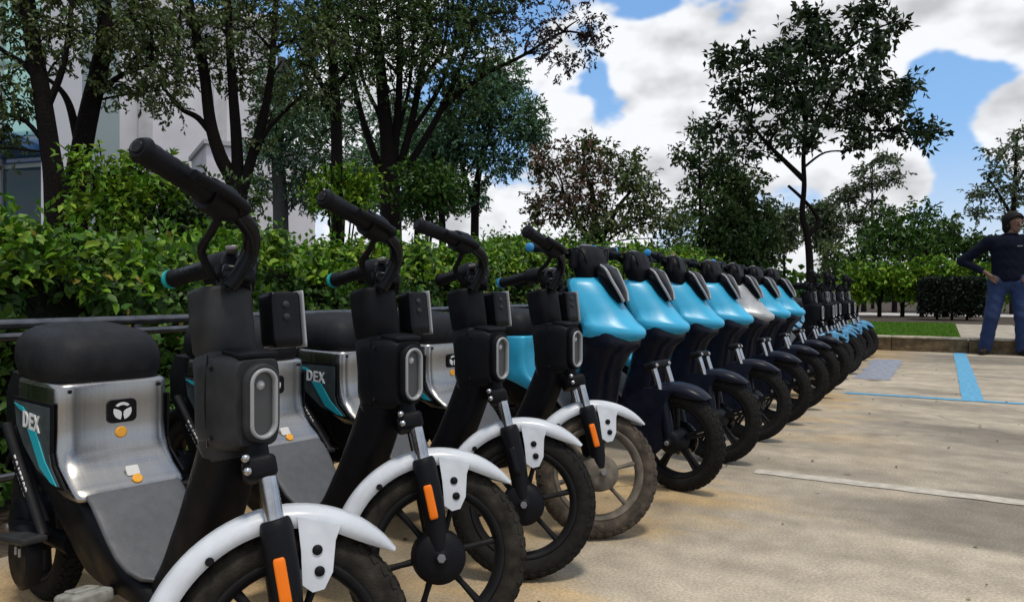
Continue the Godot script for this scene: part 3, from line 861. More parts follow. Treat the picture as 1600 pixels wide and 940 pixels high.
# ------------------------------------------------------------------ plants
class Leaves:
	var v := PackedVector3Array()
	var n := PackedVector3Array()
	var c := PackedColorArray()
	var i := PackedInt32Array()
	func leaf(p: Vector3, dir: Vector3, nrm: Vector3, length: float, width: float, col: Color) -> void:
		var side := dir.cross(nrm).normalized() * width * 0.5
		var up := side.cross(dir).normalized()
		var k := v.size()
		var mid := p + dir * length * 0.45 + up * length * 0.07
		v.append(p)
		v.append(mid + side + up * width * 0.12)
		v.append(p + dir * length - up * length * 0.10)
		v.append(mid - side + up * width * 0.12)
		var s := side.normalized() * 0.3
		n.append(up)
		n.append((up - s).normalized())
		n.append(up)
		n.append((up + s).normalized())
		for q in 4:
			c.append(col)
		i.append_array(PackedInt32Array([k, k + 2, k + 1, k, k + 3, k + 2]))
	func blade(p: Vector3, dir: Vector3, nrm: Vector3, length: float, width: float, col: Color) -> void:
		var side := dir.cross(nrm).normalized() * width * 0.5
		var up := side.cross(dir).normalized()
		var k := v.size()
		var sn := side.normalized() * 0.28
		var curl := length * 0.10
		var at_ := [0.0, 0.28, 0.66, 1.0]
		var wide := [0.0, 0.92, 0.80, 0.0]
		v.append(p)
		n.append(up)
		for q in [1, 2]:
			var c0: Vector3 = p + dir * length * at_[q] + up * curl * (0.5 if q == 1 else 0.25)
			v.append(c0 + side * wide[q] + up * width * 0.10)
			v.append(c0)
			v.append(c0 - side * wide[q] + up * width * 0.10)
			n.append((up - sn).normalized())
			n.append(up)
			n.append((up + sn).normalized())
		v.append(p + dir * length - up * curl)
		n.append((up + dir * 0.25).normalized())
		for q in 8:
			c.append(col)
		for f in [[0, 2, 1], [0, 3, 2], [1, 2, 5], [1, 5, 4], [2, 3, 6], [2, 6, 5], [4, 5, 7], [5, 6, 7]]:
			i.append(k + f[0])
			i.append(k + f[1])
			i.append(k + f[2])
	func mesh() -> ArrayMesh:
		var a := []
		a.resize(Mesh.ARRAY_MAX)
		a[Mesh.ARRAY_VERTEX] = v
		a[Mesh.ARRAY_NORMAL] = n
		a[Mesh.ARRAY_COLOR] = c
		a[Mesh.ARRAY_INDEX] = i
		var m := ArrayMesh.new()
		m.add_surface_from_arrays(Mesh.PRIMITIVE_TRIANGLES, a)
		return m

func rdir() -> Vector3:
	var z := rng.randf_range(-1, 1)
	var t := rng.randf() * TAU
	var r := sqrt(1 - z * z)
	return Vector3(r * cos(t), z, r * sin(t))

func tint(base: Color, spread := 0.35) -> Color:
	var k := exp(rng.randf_range(-spread, spread))
	var w := rng.randf_range(-0.12, 0.12)
	return Color(base.r * k * (1 + w), base.g * k, base.b * k * (1 - w))

# leaves on twigs through an egg-shaped part of a crown; gaps come from noise
func tuft(L: Leaves, wood: SurfaceTool, o: Vector3, rad: Vector3, twigs: int, per: int, length: float, width: float, cols: Array, gap := 0.0, hang := 0.2, root := Vector3.INF, twig_r := 0.004) -> void:
	for k in twigs:
		var d := rdir()
		var f := pow(rng.randf(), 0.45)
		var p := o + Vector3(d.x * rad.x, d.y * rad.y, d.z * rad.z) * f
		if fnl.get_noise_3dv(p * (0.55 / maxf(rad.x, 0.2))) < gap - 0.18 + 0.15 * (f - 0.6):
			continue
		var out := (d * 0.7 + rdir() * 0.6 + Vector3(0, -hang, 0)).normalized()
		var tl := length * rng.randf_range(1.2, 3.0)
		if wood and k % 3 == 0:
			var q := p + (o - p) * 0.45
			sweep(wood, PackedVector3Array([q, q.lerp(p, 0.5) + rdir() * tl * 0.2, p + out * tl]), [twig_r * 1.5, twig_r], 3)
		var base: Color = cols[rng.randi() % cols.size()]
		for j in per:
			var at_ := p + out * tl * (float(j) / per) + rdir() * length * 0.12
			var dir := (out * 0.5 + rdir() * 0.8 + Vector3(0, -hang, 0)).normalized()
			var nrm := (Vector3.UP * 0.7 + rdir() * 0.8).normalized()
			if absf(nrm.dot(dir)) > 0.93:
				nrm = Vector3.RIGHT
			var s := rng.randf_range(0.7, 1.25)
			L.leaf(at_, dir, nrm, length * s, width * s, tint(base))

# stems: [[ [u, v], ... ], width px top, width px bottom]; tufts: [u, v, radius px, share]
func tree(called: String, label: String, d: float, stems: Array, tufts: Array, length: float, cols: Array, density := 1.0, opt := {}) -> Node3D:
	var px := d / FOCAL
	var foot: Vector3 = at(stems[0][0][0][0], HORIZON, d)
	foot.y = 0
	var t := thing(called, label, opt.get("category", "tree"), foot, 0.0, opt.get("group", ""))
	var w := tool()
	var ends := []
	for s in stems:
		var pts := []
		var first := true
		for q in s[0]:
			var p := at(q[0], q[1], d + (q[2] if q.size() > 2 else 0.0)) - foot
			if first and s == stems[0]:
				p.y = minf(p.y, -0.05)
			first = false
			pts.append(p)
			ends.append(p)
		sweep(w, smooth(pts, 5), [s[2] * px * 0.5 * 1.05, s[2] * px * 0.43, lerpf(s[2], s[1], 0.5) * px * 0.42, s[1] * px * 0.45], 10)
	var L := Leaves.new()
	for q in tufts:
		var back: float = rng.randf_range(-0.6, 0.6) * q[2] * px * opt.get("depth", 1.2)
		var o := at(q[0], q[1], d + back) - foot
		var r: float = q[2] * px
		# a bough to each tuft from the nearest point of the stems below it
		var best := Vector3.INF
		for e in ends:
			var score: float = e.distance_to(o) + maxf(e.y - o.y + 0.1, 0) * 2.0
			if best == Vector3.INF or score < best.distance_to(o) + maxf(best.y - o.y + 0.1, 0) * 2.0:
				best = e
		if best.distance_to(o) > 0.05:
			var m1 := best.lerp(o, 0.4) + Vector3(0, 0.08 * best.distance_to(o), 0) + rdir() * 0.06 * best.distance_to(o)
			sweep(w, smooth([best, m1, o], 4), [clampf(r * 0.055, 0.008, 0.06), clampf(r * 0.02, 0.004, 0.03)], 6)
		var c: Array = q[4] if q.size() > 4 else cols
		var n := int(density * (q[3] if q.size() > 3 else 1.0) * 0.09 * q[2] * q[2] * pow(0.055 / (length / d / 0.0095), 1.3) * 5.4)
		n = clampi(n, 30, 5200)
		tuft(L, w, o, Vector3(r, r * opt.get("squash", 0.8), r), n, opt.get("per", 7), length, length * opt.get("slim", 0.5), c, opt.get("gap", 0.0), opt.get("hang", 0.25), best, opt.get("twig", 0.004))
	obj("trunk", done(w), opt.get("bark", mats.bark), t)
	var cr := obj("crown", L.mesh(), mats.leaf, t)
	cr.set_meta("kind", "stuff")
	return t

func hedge(label: String, path: Array, height: Array, thick: float, count: int, length: float, cols: Array, tops: Array) -> void:
	var base: Vector3 = path[0]
	var t := thing("hedge", label, "hedge", base, 0.0, "clipped hedge sections behind the railing")
	var L := Leaves.new()
	var total := 0.0
	for k in path.size() - 1:
		total += path[k].distance_to(path[k + 1])
	var spot := func(f: float) -> Array:
		var s: float = f * total
		for k in path.size() - 1:
			var l: float = path[k].distance_to(path[k + 1])
			if s <= l or k == path.size() - 2:
				var dir: Vector3 = (path[k + 1] - path[k]).normalized()
				return [path[k] + dir * s, dir]
			s -= l
		return [path[0], Vector3.FORWARD]
	var tall := func(f: float) -> float:
		var g := f * (height.size() - 1)
		var k := mini(int(g), height.size() - 2)
		return lerpf(height[k], height[k + 1], g - k)
	# the woody dark inside, so that one does not see through
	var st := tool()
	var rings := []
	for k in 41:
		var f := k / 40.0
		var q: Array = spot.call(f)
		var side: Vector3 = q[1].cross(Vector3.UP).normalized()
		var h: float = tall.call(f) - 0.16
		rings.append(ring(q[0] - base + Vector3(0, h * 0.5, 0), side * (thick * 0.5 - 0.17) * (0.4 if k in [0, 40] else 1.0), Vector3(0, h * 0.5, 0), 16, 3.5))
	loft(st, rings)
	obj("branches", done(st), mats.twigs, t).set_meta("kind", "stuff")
	for k in count:
		var f := rng.randf()
		var q: Array = spot.call(f)
		var side: Vector3 = q[1].cross(Vector3.UP).normalized()
		var h: float = tall.call(f)
		var bump := 0.09 * fnl.get_noise_3dv(q[0] * 1.6 + Vector3(0, 7, 0)) * 2.0
		h += bump
		var p: Vector3
		var nrm: Vector3
		var deep := pow(rng.randf(), 1.6) * 0.17
		var pick := rng.randf()
		var on_top := false
		var half := thick * 0.5 + 0.14 * fnl.get_noise_3dv(q[0] * 2.2)
		if pick < 0.58:
			var y := h * (1.0 - pow(rng.randf(), 1.3))
			var bulge := 0.10 * fnl.get_noise_3dv(Vector3(q[0].z * 2.5, y * 3.0, 3.0)) * 2.0
			var curve := pow(y / h, 5.0) * 0.22
			p = q[0] + side * (half + bulge - curve - deep) + Vector3(0, y, 0)
			nrm = (side + Vector3(0, 0.35 + 0.5 * y / h, 0)).normalized()
		elif pick < 0.92:
			var s := rng.randf_range(-1, 1)
			p = q[0] + side * half * s + Vector3(0, h - deep * 0.8 - 0.18 * s * s * s * s, 0)
			p.y += 0.06 * fnl.get_noise_3dv(p * 5.0)
			nrm = (Vector3.UP + side * s * 0.5).normalized()
			on_top = rng.randf() < 0.75
		else:
			var e := -1.0 if rng.randf() < 0.5 else 1.0
			var q2: Array = spot.call(0.0 if e < 0 else 1.0)
			p = q2[0] + q2[1] * e * (0.05 - deep) + side * rng.randf_range(-half, half) + Vector3(0, rng.randf() * (tall.call(0.0 if e < 0 else 1.0) + 0.05), 0)
			nrm = (q2[1] * e + Vector3(0, 0.4, 0)).normalized()
		var col: Color = (tops[rng.randi() % tops.size()] if on_top or (p.y > h * 0.8 and rng.randf() < 0.45) else cols[rng.randi() % cols.size()])  # young tops yellower; front leaves also coloured darker, tops brighter, to imitate shade
		var dir := (nrm * 0.35 + rdir() + Vector3(0, -0.25, 0)).normalized()
		var n2 := (nrm + rdir() * 0.65).normalized()
		if absf(n2.dot(dir)) > 0.93:
			n2 = (n2 + Vector3(0.4, 0.1, 0.3)).normalized()
		var s2 := rng.randf_range(0.5, 1.35)
		if rng.randf() < 0.015:
			col = Color(0.20, 0.15, 0.03)
		L.blade(p - base, dir, n2, length * s2, length * rng.randf_range(0.45, 0.68) * s2, tint(col, 0.4))
		# young shoots standing above the clipped top
		if on_top and rng.randf() < 0.05:
			var tip := p + Vector3(rng.randf_range(-0.04, 0.04), rng.randf_range(0.06, 0.16), rng.randf_range(-0.04, 0.04))
			for j in 5:
				L.leaf(p.lerp(tip, j / 4.0) - base, (rdir() + Vector3(0, 0.5, 0)).normalized(), (Vector3.UP + rdir() * 0.7).normalized(), length * 0.9, length * 0.5, tint(tops[0], 0.3))
	obj("foliage", L.mesh(), mats.hedge, t).set_meta("kind", "stuff")

func shrub(label: String, called: String, u: float, v: float, d: float, r: float, length: float, cols: Array, n: int, opt := {}) -> void:
	var o := at(u, v, d)
	var foot := Vector3(o.x, 0, o.z)
	var t := thing(called, label, opt.get("category", "shrub"), foot, 0.0, opt.get("group", ""))
	var L := Leaves.new()
	var w := tool()
	var c := o - foot
	for k in 7:
		var e := c + Vector3(rng.randf_range(-0.6, 0.6) * r, rng.randf_range(-0.2, 0.6) * r, rng.randf_range(-0.6, 0.6) * r)
		sweep(w, smooth([Vector3(rng.randf_range(-0.06, 0.06), -0.03, rng.randf_range(-0.06, 0.06)), Vector3(e.x * 0.4, c.y * 0.5, e.z * 0.4), e], 4), [0.018, 0.006], 6)
	for k in 6:
		var e := c + Vector3(rng.randf_range(-0.55, 0.55) * r, rng.randf_range(-0.4, 0.4) * r, rng.randf_range(-0.55, 0.55) * r)
		tuft(L, w, e, Vector3(r, r * 0.8, r) * 0.62, n / 6, 6, length, length * 0.5, cols, opt.get("gap", -0.05), 0.15)
	obj("stem", done(w), mats.bark, t)
	obj("foliage", L.mesh(), mats.leaf, t).set_meta("kind", "stuff")

func plants() -> void:
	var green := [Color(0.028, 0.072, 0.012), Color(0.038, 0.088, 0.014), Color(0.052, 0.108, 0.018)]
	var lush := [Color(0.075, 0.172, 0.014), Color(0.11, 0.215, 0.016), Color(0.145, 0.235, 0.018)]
	var dark := [Color(0.044, 0.078, 0.028), Color(0.056, 0.094, 0.034), Color(0.07, 0.11, 0.04)]
	var olive := [Color(0.085, 0.118, 0.046), Color(0.108, 0.136, 0.056), Color(0.068, 0.102, 0.038)]
	var teal := [Color(0.085, 0.17, 0.10), Color(0.115, 0.21, 0.13), Color(0.07, 0.14, 0.075)]
	var red := [Color(0.11, 0.058, 0.044), Color(0.09, 0.066, 0.04), Color(0.07, 0.088, 0.038), Color(0.14, 0.09, 0.064)]
	var purple := [Color(0.035, 0.022, 0.026), Color(0.045, 0.03, 0.032), Color(0.032, 0.030, 0.024)]
	var grey_green := [Color(0.09, 0.12, 0.07), Color(0.11, 0.135, 0.085), Color(0.07, 0.10, 0.055)]
	# the hedge behind the railing, in two lengths with a gap between
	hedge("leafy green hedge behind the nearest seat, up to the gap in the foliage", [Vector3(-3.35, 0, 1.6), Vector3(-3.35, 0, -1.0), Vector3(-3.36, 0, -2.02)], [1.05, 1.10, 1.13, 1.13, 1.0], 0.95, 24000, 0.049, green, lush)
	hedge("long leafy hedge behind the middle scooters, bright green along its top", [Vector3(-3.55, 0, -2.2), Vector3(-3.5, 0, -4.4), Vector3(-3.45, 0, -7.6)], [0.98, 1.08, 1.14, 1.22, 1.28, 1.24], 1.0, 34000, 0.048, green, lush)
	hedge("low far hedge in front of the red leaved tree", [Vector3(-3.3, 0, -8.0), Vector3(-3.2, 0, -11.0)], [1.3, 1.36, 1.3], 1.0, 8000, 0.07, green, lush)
	shrub("yellow green bush rising over the near hedge between two dark trunks and the white wall", "bush", 175, 300, 5.0, 0.36, 0.055, lush, 620)
	shrub("dark bush between the near hedge and the forked tree", "bush", 300, 335, 5.2, 0.34, 0.055, dark, 420)
	shrub("small bush at the foot of the forked tree, left of its stems", "bush", 345, 370, 5.6, 0.42, 0.055, green, 480)
	shrub("yellow green bush beside the slender straight trunk", "bush", 530, 285, 8.0, 0.42, 0.07, lush, 480)
	shrub("green bush at the foot of the many stemmed tree", "bush", 660, 300, 8.6, 0.5, 0.07, green, 480)
	# trees behind the hedge, from the left
	tree("tree", "leaning dark trunk at the left edge, in front of the glass building", 5.2,
		[[[[90, 420], [86, 320], [77, 230], [62, 130], [50, 60], [38, -30]], 24, 34], [[[62, 130], [36, 100], [8, 82], [-20, 60]], 6, 11], [[[72, 170], [96, 110], [108, 40], [112, -20]], 6, 11], [[[80, 240], [40, 190], [-10, 175]], 5, 9]],
		[[15, 40, 60], [95, 40, 55], [-5, 130, 55], [30, -20, 80], [110, -40, 70], [10, 190, 38], [-10, 230, 45], [60, 90, 40, 0.6], [20, 150, 40]], 0.042, olive, 2.0, {"gap": 0.0})
	tree("tree", "dark trunk leaning right with a side branch, in front of the white wall", 5.6,
		[[[[116, 420], [119, 310], [128, 230], [141, 165], [155, 105], [165, 40], [152, -30]], 26, 36], [[[120, 215], [108, 165], [92, 138], [72, 122]], 6, 13], [[[140, 160], [168, 132], [200, 112], [240, 100]], 5, 11], [[[160, 60], [200, 20], [230, -30]], 5, 10]],
		[[150, 60, 55], [215, 85, 62], [200, 15, 80], [250, 140, 42], [175, 140, 34, 0.6], [130, -30, 80], [240, 30, 60], [200, 130, 36, 0.7], [110, 80, 36, 0.5]], 0.042, olive, 2.0, {"gap": 0.0})
	tree("tree", "dark forked tree with three stems just behind the nearest handlebar", 6.5,
		[[[[378, 430], [374, 330], [362, 280], [344, 245], [328, 190], [318, 110], [300, 30], [290, -30]], 15, 26], [[[372, 320], [370, 235], [364, 150], [358, 60], [355, -30]], 11, 20], [[[374, 318], [386, 270], [402, 215], [418, 150], [426, 80], [432, -20]], 9, 18], [[[338, 220], [310, 185], [280, 168], [252, 132]], 5, 11], [[[270, 160], [276, 120], [276, 80]], 4, 6], [[[392, 250], [420, 200], [470, 150]], 5, 9]],
		[[280, 55, 62], [252, 110, 52], [330, 35, 64], [392, 45, 66], [440, 95, 60], [425, 175, 44, 0.8], [268, 165, 34, 0.7], [470, 55, 56], [352, 110, 40], [300, 110, 38], [480, 140, 40, 0.7], [380, 120, 42], [330, -30, 70], [430, -20, 70], [235, 60, 46], [405, 215, 26, 0.5], [500, 60, 40]], 0.046, olive, 2.1, {"gap": -0.02})
	tree("tree", "slender straight trunk behind the second handlebar", 8.5,
		[[[[528, 440], [527, 345], [525, 200], [519, 80], [510, -30]], 15, 22], [[[524, 170], [490, 110], [460, 60]], 4, 9], [[[522, 140], [556, 90], [570, 30]], 4, 9]],
		[[500, 55, 62], [545, 25, 58], [478, 135, 48], [548, 115, 46], [500, 215, 36, 0.7], [470, 20, 55], [520, 150, 40]], 0.052, dark, 3.0, {"gap": -0.08})
	tree("tree", "large many stemmed dark tree fanning out above the third scooter", 9.5,
		[[[[612, 450], [611, 340], [609, 290], [606, 230], [598, 150], [590, 60], [578, -30]], 11, 34], [[[610, 300], [618, 220], [624, 120], [622, 20], [620, -30]], 6, 14], [[[612, 295], [636, 220], [655, 130], [668, 40], [672, -30]], 6, 13], [[[613, 300], [650, 240], [690, 170], [720, 100], [742, 30]], 6, 13], [[[608, 300], [584, 240], [562, 170], [546, 90], [540, 0]], 5, 13], [[[606, 240], [592, 180], [566, 120], [560, 40]], 4, 8], [[[640, 210], [690, 130], [712, 50], [716, -20]], 4, 8], [[[690, 170], [752, 120], [820, 85], [880, 50], [925, 58]], 3, 7], [[[618, 220], [640, 130], [648, 20]], 4, 7], [[[655, 130], [694, 70], [700, -20]], 4, 7]],
		[[600, 20, 78], [660, 45, 70], [700, 95, 62], [556, 85, 54], [742, 25, 60], [640, 140, 46, 0.6], [690, 20, 70], [540, 20, 60], [720, 150, 44], [600, 90, 56], [760, 80, 46], [640, -30, 80], [760, -20, 70], [670, 110, 44],
		[830, 50, 40, 0.35, purple], [868, 35, 48, 0.4, purple], [905, 30, 40, 0.4, purple], [915, 75, 30, 0.4, purple], [885, 100, 26, 0.35, purple], [860, 78, 30, 0.35, purple], [800, 20, 46, 0.5, purple], [930, 50, 22, 0.4, purple]], 0.052, dark, 2.4, {"gap": -0.12, "per": 9})
	tree("tree", "blue green tree with a rounded crown right of the many stemmed tree", 13.0,
		[[[[742, 450], [742, 340], [748, 270], [766, 200], [775, 140]], 6, 14], [[[742, 330], [725, 270], [712, 210]], 5, 9], [[[692, 450], [690, 330], [680, 260], [670, 200]], 5, 12]],
		[[762, 145, 50], [800, 185, 46], [826, 205, 30], [722, 215, 46], [770, 250, 40, 0.7], [700, 285, 36, 0.7], [815, 245, 28, 0.7], [735, 170, 44], [785, 120, 40], [680, 200, 40], [690, 240, 36], [640, 250, 36, 0.6], [836, 170, 18], [750, 300, 26, 0.5]], 0.085, teal, 9.0, {"gap": -0.10, "slim": 0.42})
	tree("tree", "pale blue green tree seen between the forked trunk and the slender trunk", 12.0,
		[[[[440, 450], [438, 330], [434, 250], [436, 170], [440, 90]], 14, 26], [[[436, 240], [470, 190], [488, 130]], 5, 10]],
		[[442, 130, 48], [470, 195, 42], [412, 235, 36], [462, 265, 36], [430, 180, 38], [490, 240, 34], [480, 300, 36], [560, 300, 34], [400, 290, 30], [580, 250, 34, 0.7]], 0.08, teal, 6.5, {"gap": -0.08, "slim": 0.42, "bark": mats.bark_pale})
	tree("tree", "soft blue green tree filling the gap behind the many stemmed tree", 16.0,
		[[[[600, 450], [602, 330], [598, 240], [604, 160]], 5, 12], [[[650, 450], [652, 330], [664, 250]], 4, 9]],
		[[560, 200, 44], [610, 180, 48], [660, 200, 46], [590, 250, 42], [640, 260, 44], [690, 250, 38], [540, 260, 34], [620, 310, 40], [680, 310, 34], [560, 310, 34], [500, 180, 34], [730, 310, 30]], 0.10, teal, 8.0, {"gap": -0.04, "slim": 0.42})
	tree("tree", "bushy tree with reddish brown leaves left of the cloud gap", 12.0,
		[[[[938, 460], [935, 400], [930, 340], [924, 290]], 8, 16], [[[934, 390], [962, 330], [985, 300]], 5, 9], [[[933, 395], [900, 340], [880, 300]], 5, 9]],
		[[866, 262, 40, 1.0, red], [842, 300, 24, 0.8, red], [905, 250, 36, 1.0, red], [940, 285, 44, 1.0, red], [900, 315, 44, 1.0, red], [980, 300, 42], [1012, 315, 28], [955, 340, 40], [1000, 345, 34], [860, 325, 30, 0.8, red], [920, 365, 34], [980, 270, 26], [1028, 345, 24], [955, 238, 22, 0.4], [842, 248, 18, 0.5, red], [1045, 372, 30, 0.7], [1062, 345, 18, 0.4], [1010, 290, 16, 0.4], [890, 228, 16, 0.35, red], [990, 252, 12, 0.3], [1072, 385, 26, 0.6], [835, 335, 22, 0.6, red], [920, 222, 12, 0.3]], 0.085, olive, 4.6, {"gap": 0.0})
	tree("tree", "dense dark green tree with a thin bare leader, left of the umbrella shaped tree", 17.0,
		[[[[1098, 470], [1096, 400], [1094, 300], [1092, 188]], 1.5, 9], [[[1096, 400], [1140, 340], [1150, 300]], 5, 10], [[[1150, 460], [1152, 390], [1160, 340]], 5, 10]],
		[[1130, 292, 38], [1160, 325, 46], [1112, 335, 42], [1150, 375, 50], [1185, 345, 34], [1186, 390, 34], [1112, 385, 36], [1082, 290, 22, 0.4], [1072, 250, 16, 0.35], [1100, 228, 18, 0.4], [1092, 205, 10, 0.4], [1062, 235, 10, 0.3], [1125, 265, 26], [1170, 290, 30], [1065, 330, 20, 0.5], [1200, 370, 24], [1165, 410, 40]], 0.12, dark, 9.0, {"gap": -0.10})
	tree("tree", "tall umbrella shaped tree with a twisted trunk against the clouds", 15.0,
		[[[[1267, 500], [1266, 420], [1262, 370], [1254, 335], [1257, 290], [1256, 240], [1262, 170]], 6, 12], [[[1264, 368], [1279, 346], [1270, 328], [1252, 308], [1232, 290]], 5, 8], [[[1256, 262], [1290, 238], [1335, 236]], 2, 4], [[[1256, 280], [1230, 255], [1200, 225], [1170, 190]], 5, 9], [[[1258, 240], [1290, 170], [1320, 110]], 5, 9], [[[1260, 190], [1240, 120], [1230, 70]], 5, 8], [[[1320, 200], [1390, 205], [1440, 205]], 2, 5], [[[1310, 90], [1360, 50], [1405, 32]], 2, 5], [[[1300, 100], [1330, 50], [1350, 12]], 2, 5]],
		[[1230, 195, 50], [1180, 150, 42], [1142, 190, 34], [1160, 120, 26], [1210, 105, 40], [1262, 85, 44], [1300, 62, 34], [1330, 120, 46], [1345, 175, 44], [1385, 200, 22, 1.0], [1420, 204, 16, 0.8], [1448, 206, 8, 0.8], [1290, 160, 42], [1180, 222, 34], [1275, 45, 22], [1350, 90, 30], [1372, 58, 14], [1398, 38, 11], [1340, 26, 13], [1358, 10, 8], [1122, 240, 22, 0.7], [1135, 140, 16], [1375, 150, 26], [1250, 140, 44], [1400, 165, 16], [1415, 135, 12], [1262, 25, 8], [1170, 80, 9], [1130, 95, 8], [1150, 245, 22], [1340, 215, 22], [1225, 70, 22]], 0.16, [Color(0.022, 0.040, 0.020), Color(0.030, 0.050, 0.025), Color(0.038, 0.060, 0.030)], 4.2, {"gap": -0.03, "squash": 0.66, "per": 7, "slim": 0.46, "hang": 0.1, "depth": 1.6})
	# feathery far trees with level boughs
	for q in [[1364, 250, 400, 36.0, 52, "feathery tree with level boughs right of the umbrella shaped tree"], [1288, 322, 420, 34.0, 26, "small feathery tree just right of the twisted trunk"], [1225, 330, 420, 40.0, 22, "thin feathery tree just left of the twisted trunk"]]:
		var tf := []
		for k in 8:
			var f := k / 7.0
			var half: float = q[4] * (0.25 + 0.75 * sin(PI * (0.15 + 0.75 * f)))
			for s in 3:
				tf.append([q[0] + rng.randf_range(-1, 1) * half, lerpf(q[1], q[2] - 40, f) + rng.randf_range(-4, 4), rng.randf_range(8, 15), 0.55])
		tree("feathery_tree", q[5], q[3], [[[[q[0], 480], [q[0] + 1, q[2]], [q[0] - 1, (q[1] + q[2]) / 2.0], [q[0], q[1]]], 2, 5]], tf, 0.2, grey_green, 0.8, {"squash": 0.22, "gap": -0.02, "twig": 0.012, "group": "feathery trees on the skyline"})
	tree("tree", "grey leaved tree above the standing person at the right edge", 26.0,
		[[[[1584, 480], [1582, 380], [1586, 300], [1590, 210]], 4, 10], [[[1583, 340], [1560, 300], [1545, 280]], 3, 5]],
		[[1572, 235, 30, 0.8], [1592, 285, 34, 0.8], [1548, 300, 24, 0.7], [1602, 205, 28, 0.8], [1562, 328, 24, 0.6], [1530, 300, 15, 0.5], [1620, 250, 40], [1535, 330, 14, 0.5], [1555, 265, 22, 0.7], [1640, 300, 44], [1590, 335, 22, 0.6]], 0.17, grey_green, 2.6, {"squash": 0.45, "gap": 0.05, "twig": 0.01})
	var fb := [[1398, 359, 46, "round green tree beyond the clipped shrubs, below the feathery tree"], [1445, 352, 46, "tallest rounded green tree beyond the clipped shrubs"], [1490, 369, 41, "dark rounded tree beyond the square dark shrub"], [1350, 389, 34, "low rounded tree beyond the far end of the row"], [1530, 392, 34, "rounded tree behind the person's elbow"], [1440, 392, 34, "dark low tree between two brighter rounded trees"], [1600, 390, 40, "rounded tree behind the person's head"], [1310, 400, 22, "low tree beside the twisted trunk"]]
	for i in fb.size():
		var q: Array = fb[i]
		var cc: Array = [green, green, dark, green, green, dark, green, olive][i]
		tree("round_tree", q[3], 29.0 + i % 3, [[[[q[0], 475], [q[0] + 2, q[1] + 10]], 4, 8]], [[q[0], q[1], q[2] * 0.8], [q[0] - q[2] * 0.6, q[1] + 14, q[2] * 0.6], [q[0] + q[2] * 0.6, q[1] + 12, q[2] * 0.6], [q[0] + 4, q[1] + 28, q[2] * 0.7], [q[0] - 8, q[1] - q[2] * 0.45, q[2] * 0.45]], 0.22, cc, 3.0, {"gap": -0.08, "group": "rounded trees beyond the lawn"})
	# clipped shrubs on short stems beyond the lawn
	var cs := [[1338, 438, "first clipped shrub on a short stem, next to the scooters' far end"], [1374, 432, "second clipped shrub on a short stem from the scooters' far end"], [1410, 434, "third clipped shrub on a short stem from the scooters' far end"], [1440, 430, "clipped shrub on a short stem left of the square dark shrub"], [1478, 424, "light green clipped shrub above the square dark shrub"], [1516, 430, "light green clipped shrub beside the person's hip"], [1552, 436, "clipped shrub behind the person's legs"], [1595, 432, "clipped shrub right behind the person"]]
	for q in cs:
		tree("clipped_shrub", q[2], 19.5, [[[[q[0], 500], [q[0] + 1, 470], [q[0], q[1]]], 4, 7], [[[q[0] + 1, 480], [q[0] + 9, q[1] + 8]], 3, 4], [[[q[0], 482], [q[0] - 9, q[1] + 8]], 3, 4]],
			[[q[0] - 10, q[1] - 2, 17], [q[0] + 10, q[1], 17], [q[0], q[1] - 10, 17], [q[0] - 4, q[1] + 14, 15], [q[0] + 8, q[1] + 16, 13]], 0.15, lush, 2.6, {"gap": -0.12, "group": "clipped shrubs beyond the lawn", "category": "shrub"})
	# square dark shrub
	var bx := at(1488, 492, 17.4)
	var sq := thing("square_shrub", "square dark clipped shrub left of the person", "shrub", Vector3(bx.x, 0.17, bx.z))
	var L := Leaves.new()
	for k in 5200:
		var p := Vector3(rng.randf_range(-0.62, 0.62), rng.randf_range(0.14, 0.92), rng.randf_range(-0.45, 0.45))
		var ax := rng.randi() % 3
		p[ax] = [(-0.62 if rng.randf() < 0.5 else 0.62), (0.92 if rng.randf() < 0.8 else 0.14), (-0.45 if rng.randf() < 0.5 else 0.45)][ax] + rng.randf_range(-0.06, 0.04)
		L.leaf(p, rdir(), rdir(), 0.09, 0.05, tint([Color(0.012, 0.02, 0.012), Color(0.015, 0.024, 0.016)][k % 2], 0.3))
	obj("foliage", L.mesh(), mats.leaf, sq).set_meta("kind", "stuff")
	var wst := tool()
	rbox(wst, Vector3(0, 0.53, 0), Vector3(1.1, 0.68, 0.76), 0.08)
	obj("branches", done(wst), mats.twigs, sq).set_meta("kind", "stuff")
	for s in [-0.3, 0.0, 0.3]:
		obj("stem", tube([Vector3(s, -0.02, 0), Vector3(s * 1.1, 0.3, 0)], [0.03, 0.02], 8, 2), mats.bark, sq)
	# far belt of trees closing the horizon
	var FB := Leaves.new()
	for k in 9000:
		var u := rng.randf_range(-500, 2300)
		var h := 2.2 + 1.6 * fnl.get_noise_2d(u * 0.25, 3.0) + 1.0 * fnl.get_noise_2d(u * 1.3, 9.0)
		var d := rng.randf_range(60, 72)
		var p := at(u, HORIZON, d)
		p.y = rng.randf_range(-0.2, 1.0) * h + 0.2
		FB.leaf(p, rdir(), (Vector3.UP + rdir()).normalized(), 0.9, 0.7, tint(green[k % 3], 0.4))
	var belt := obj("distant_trees", FB.mesh(), mats.leaf)
	belt.set_meta("kind", "stuff")
	belt.set_meta("label", "low belt of trees on the horizon")

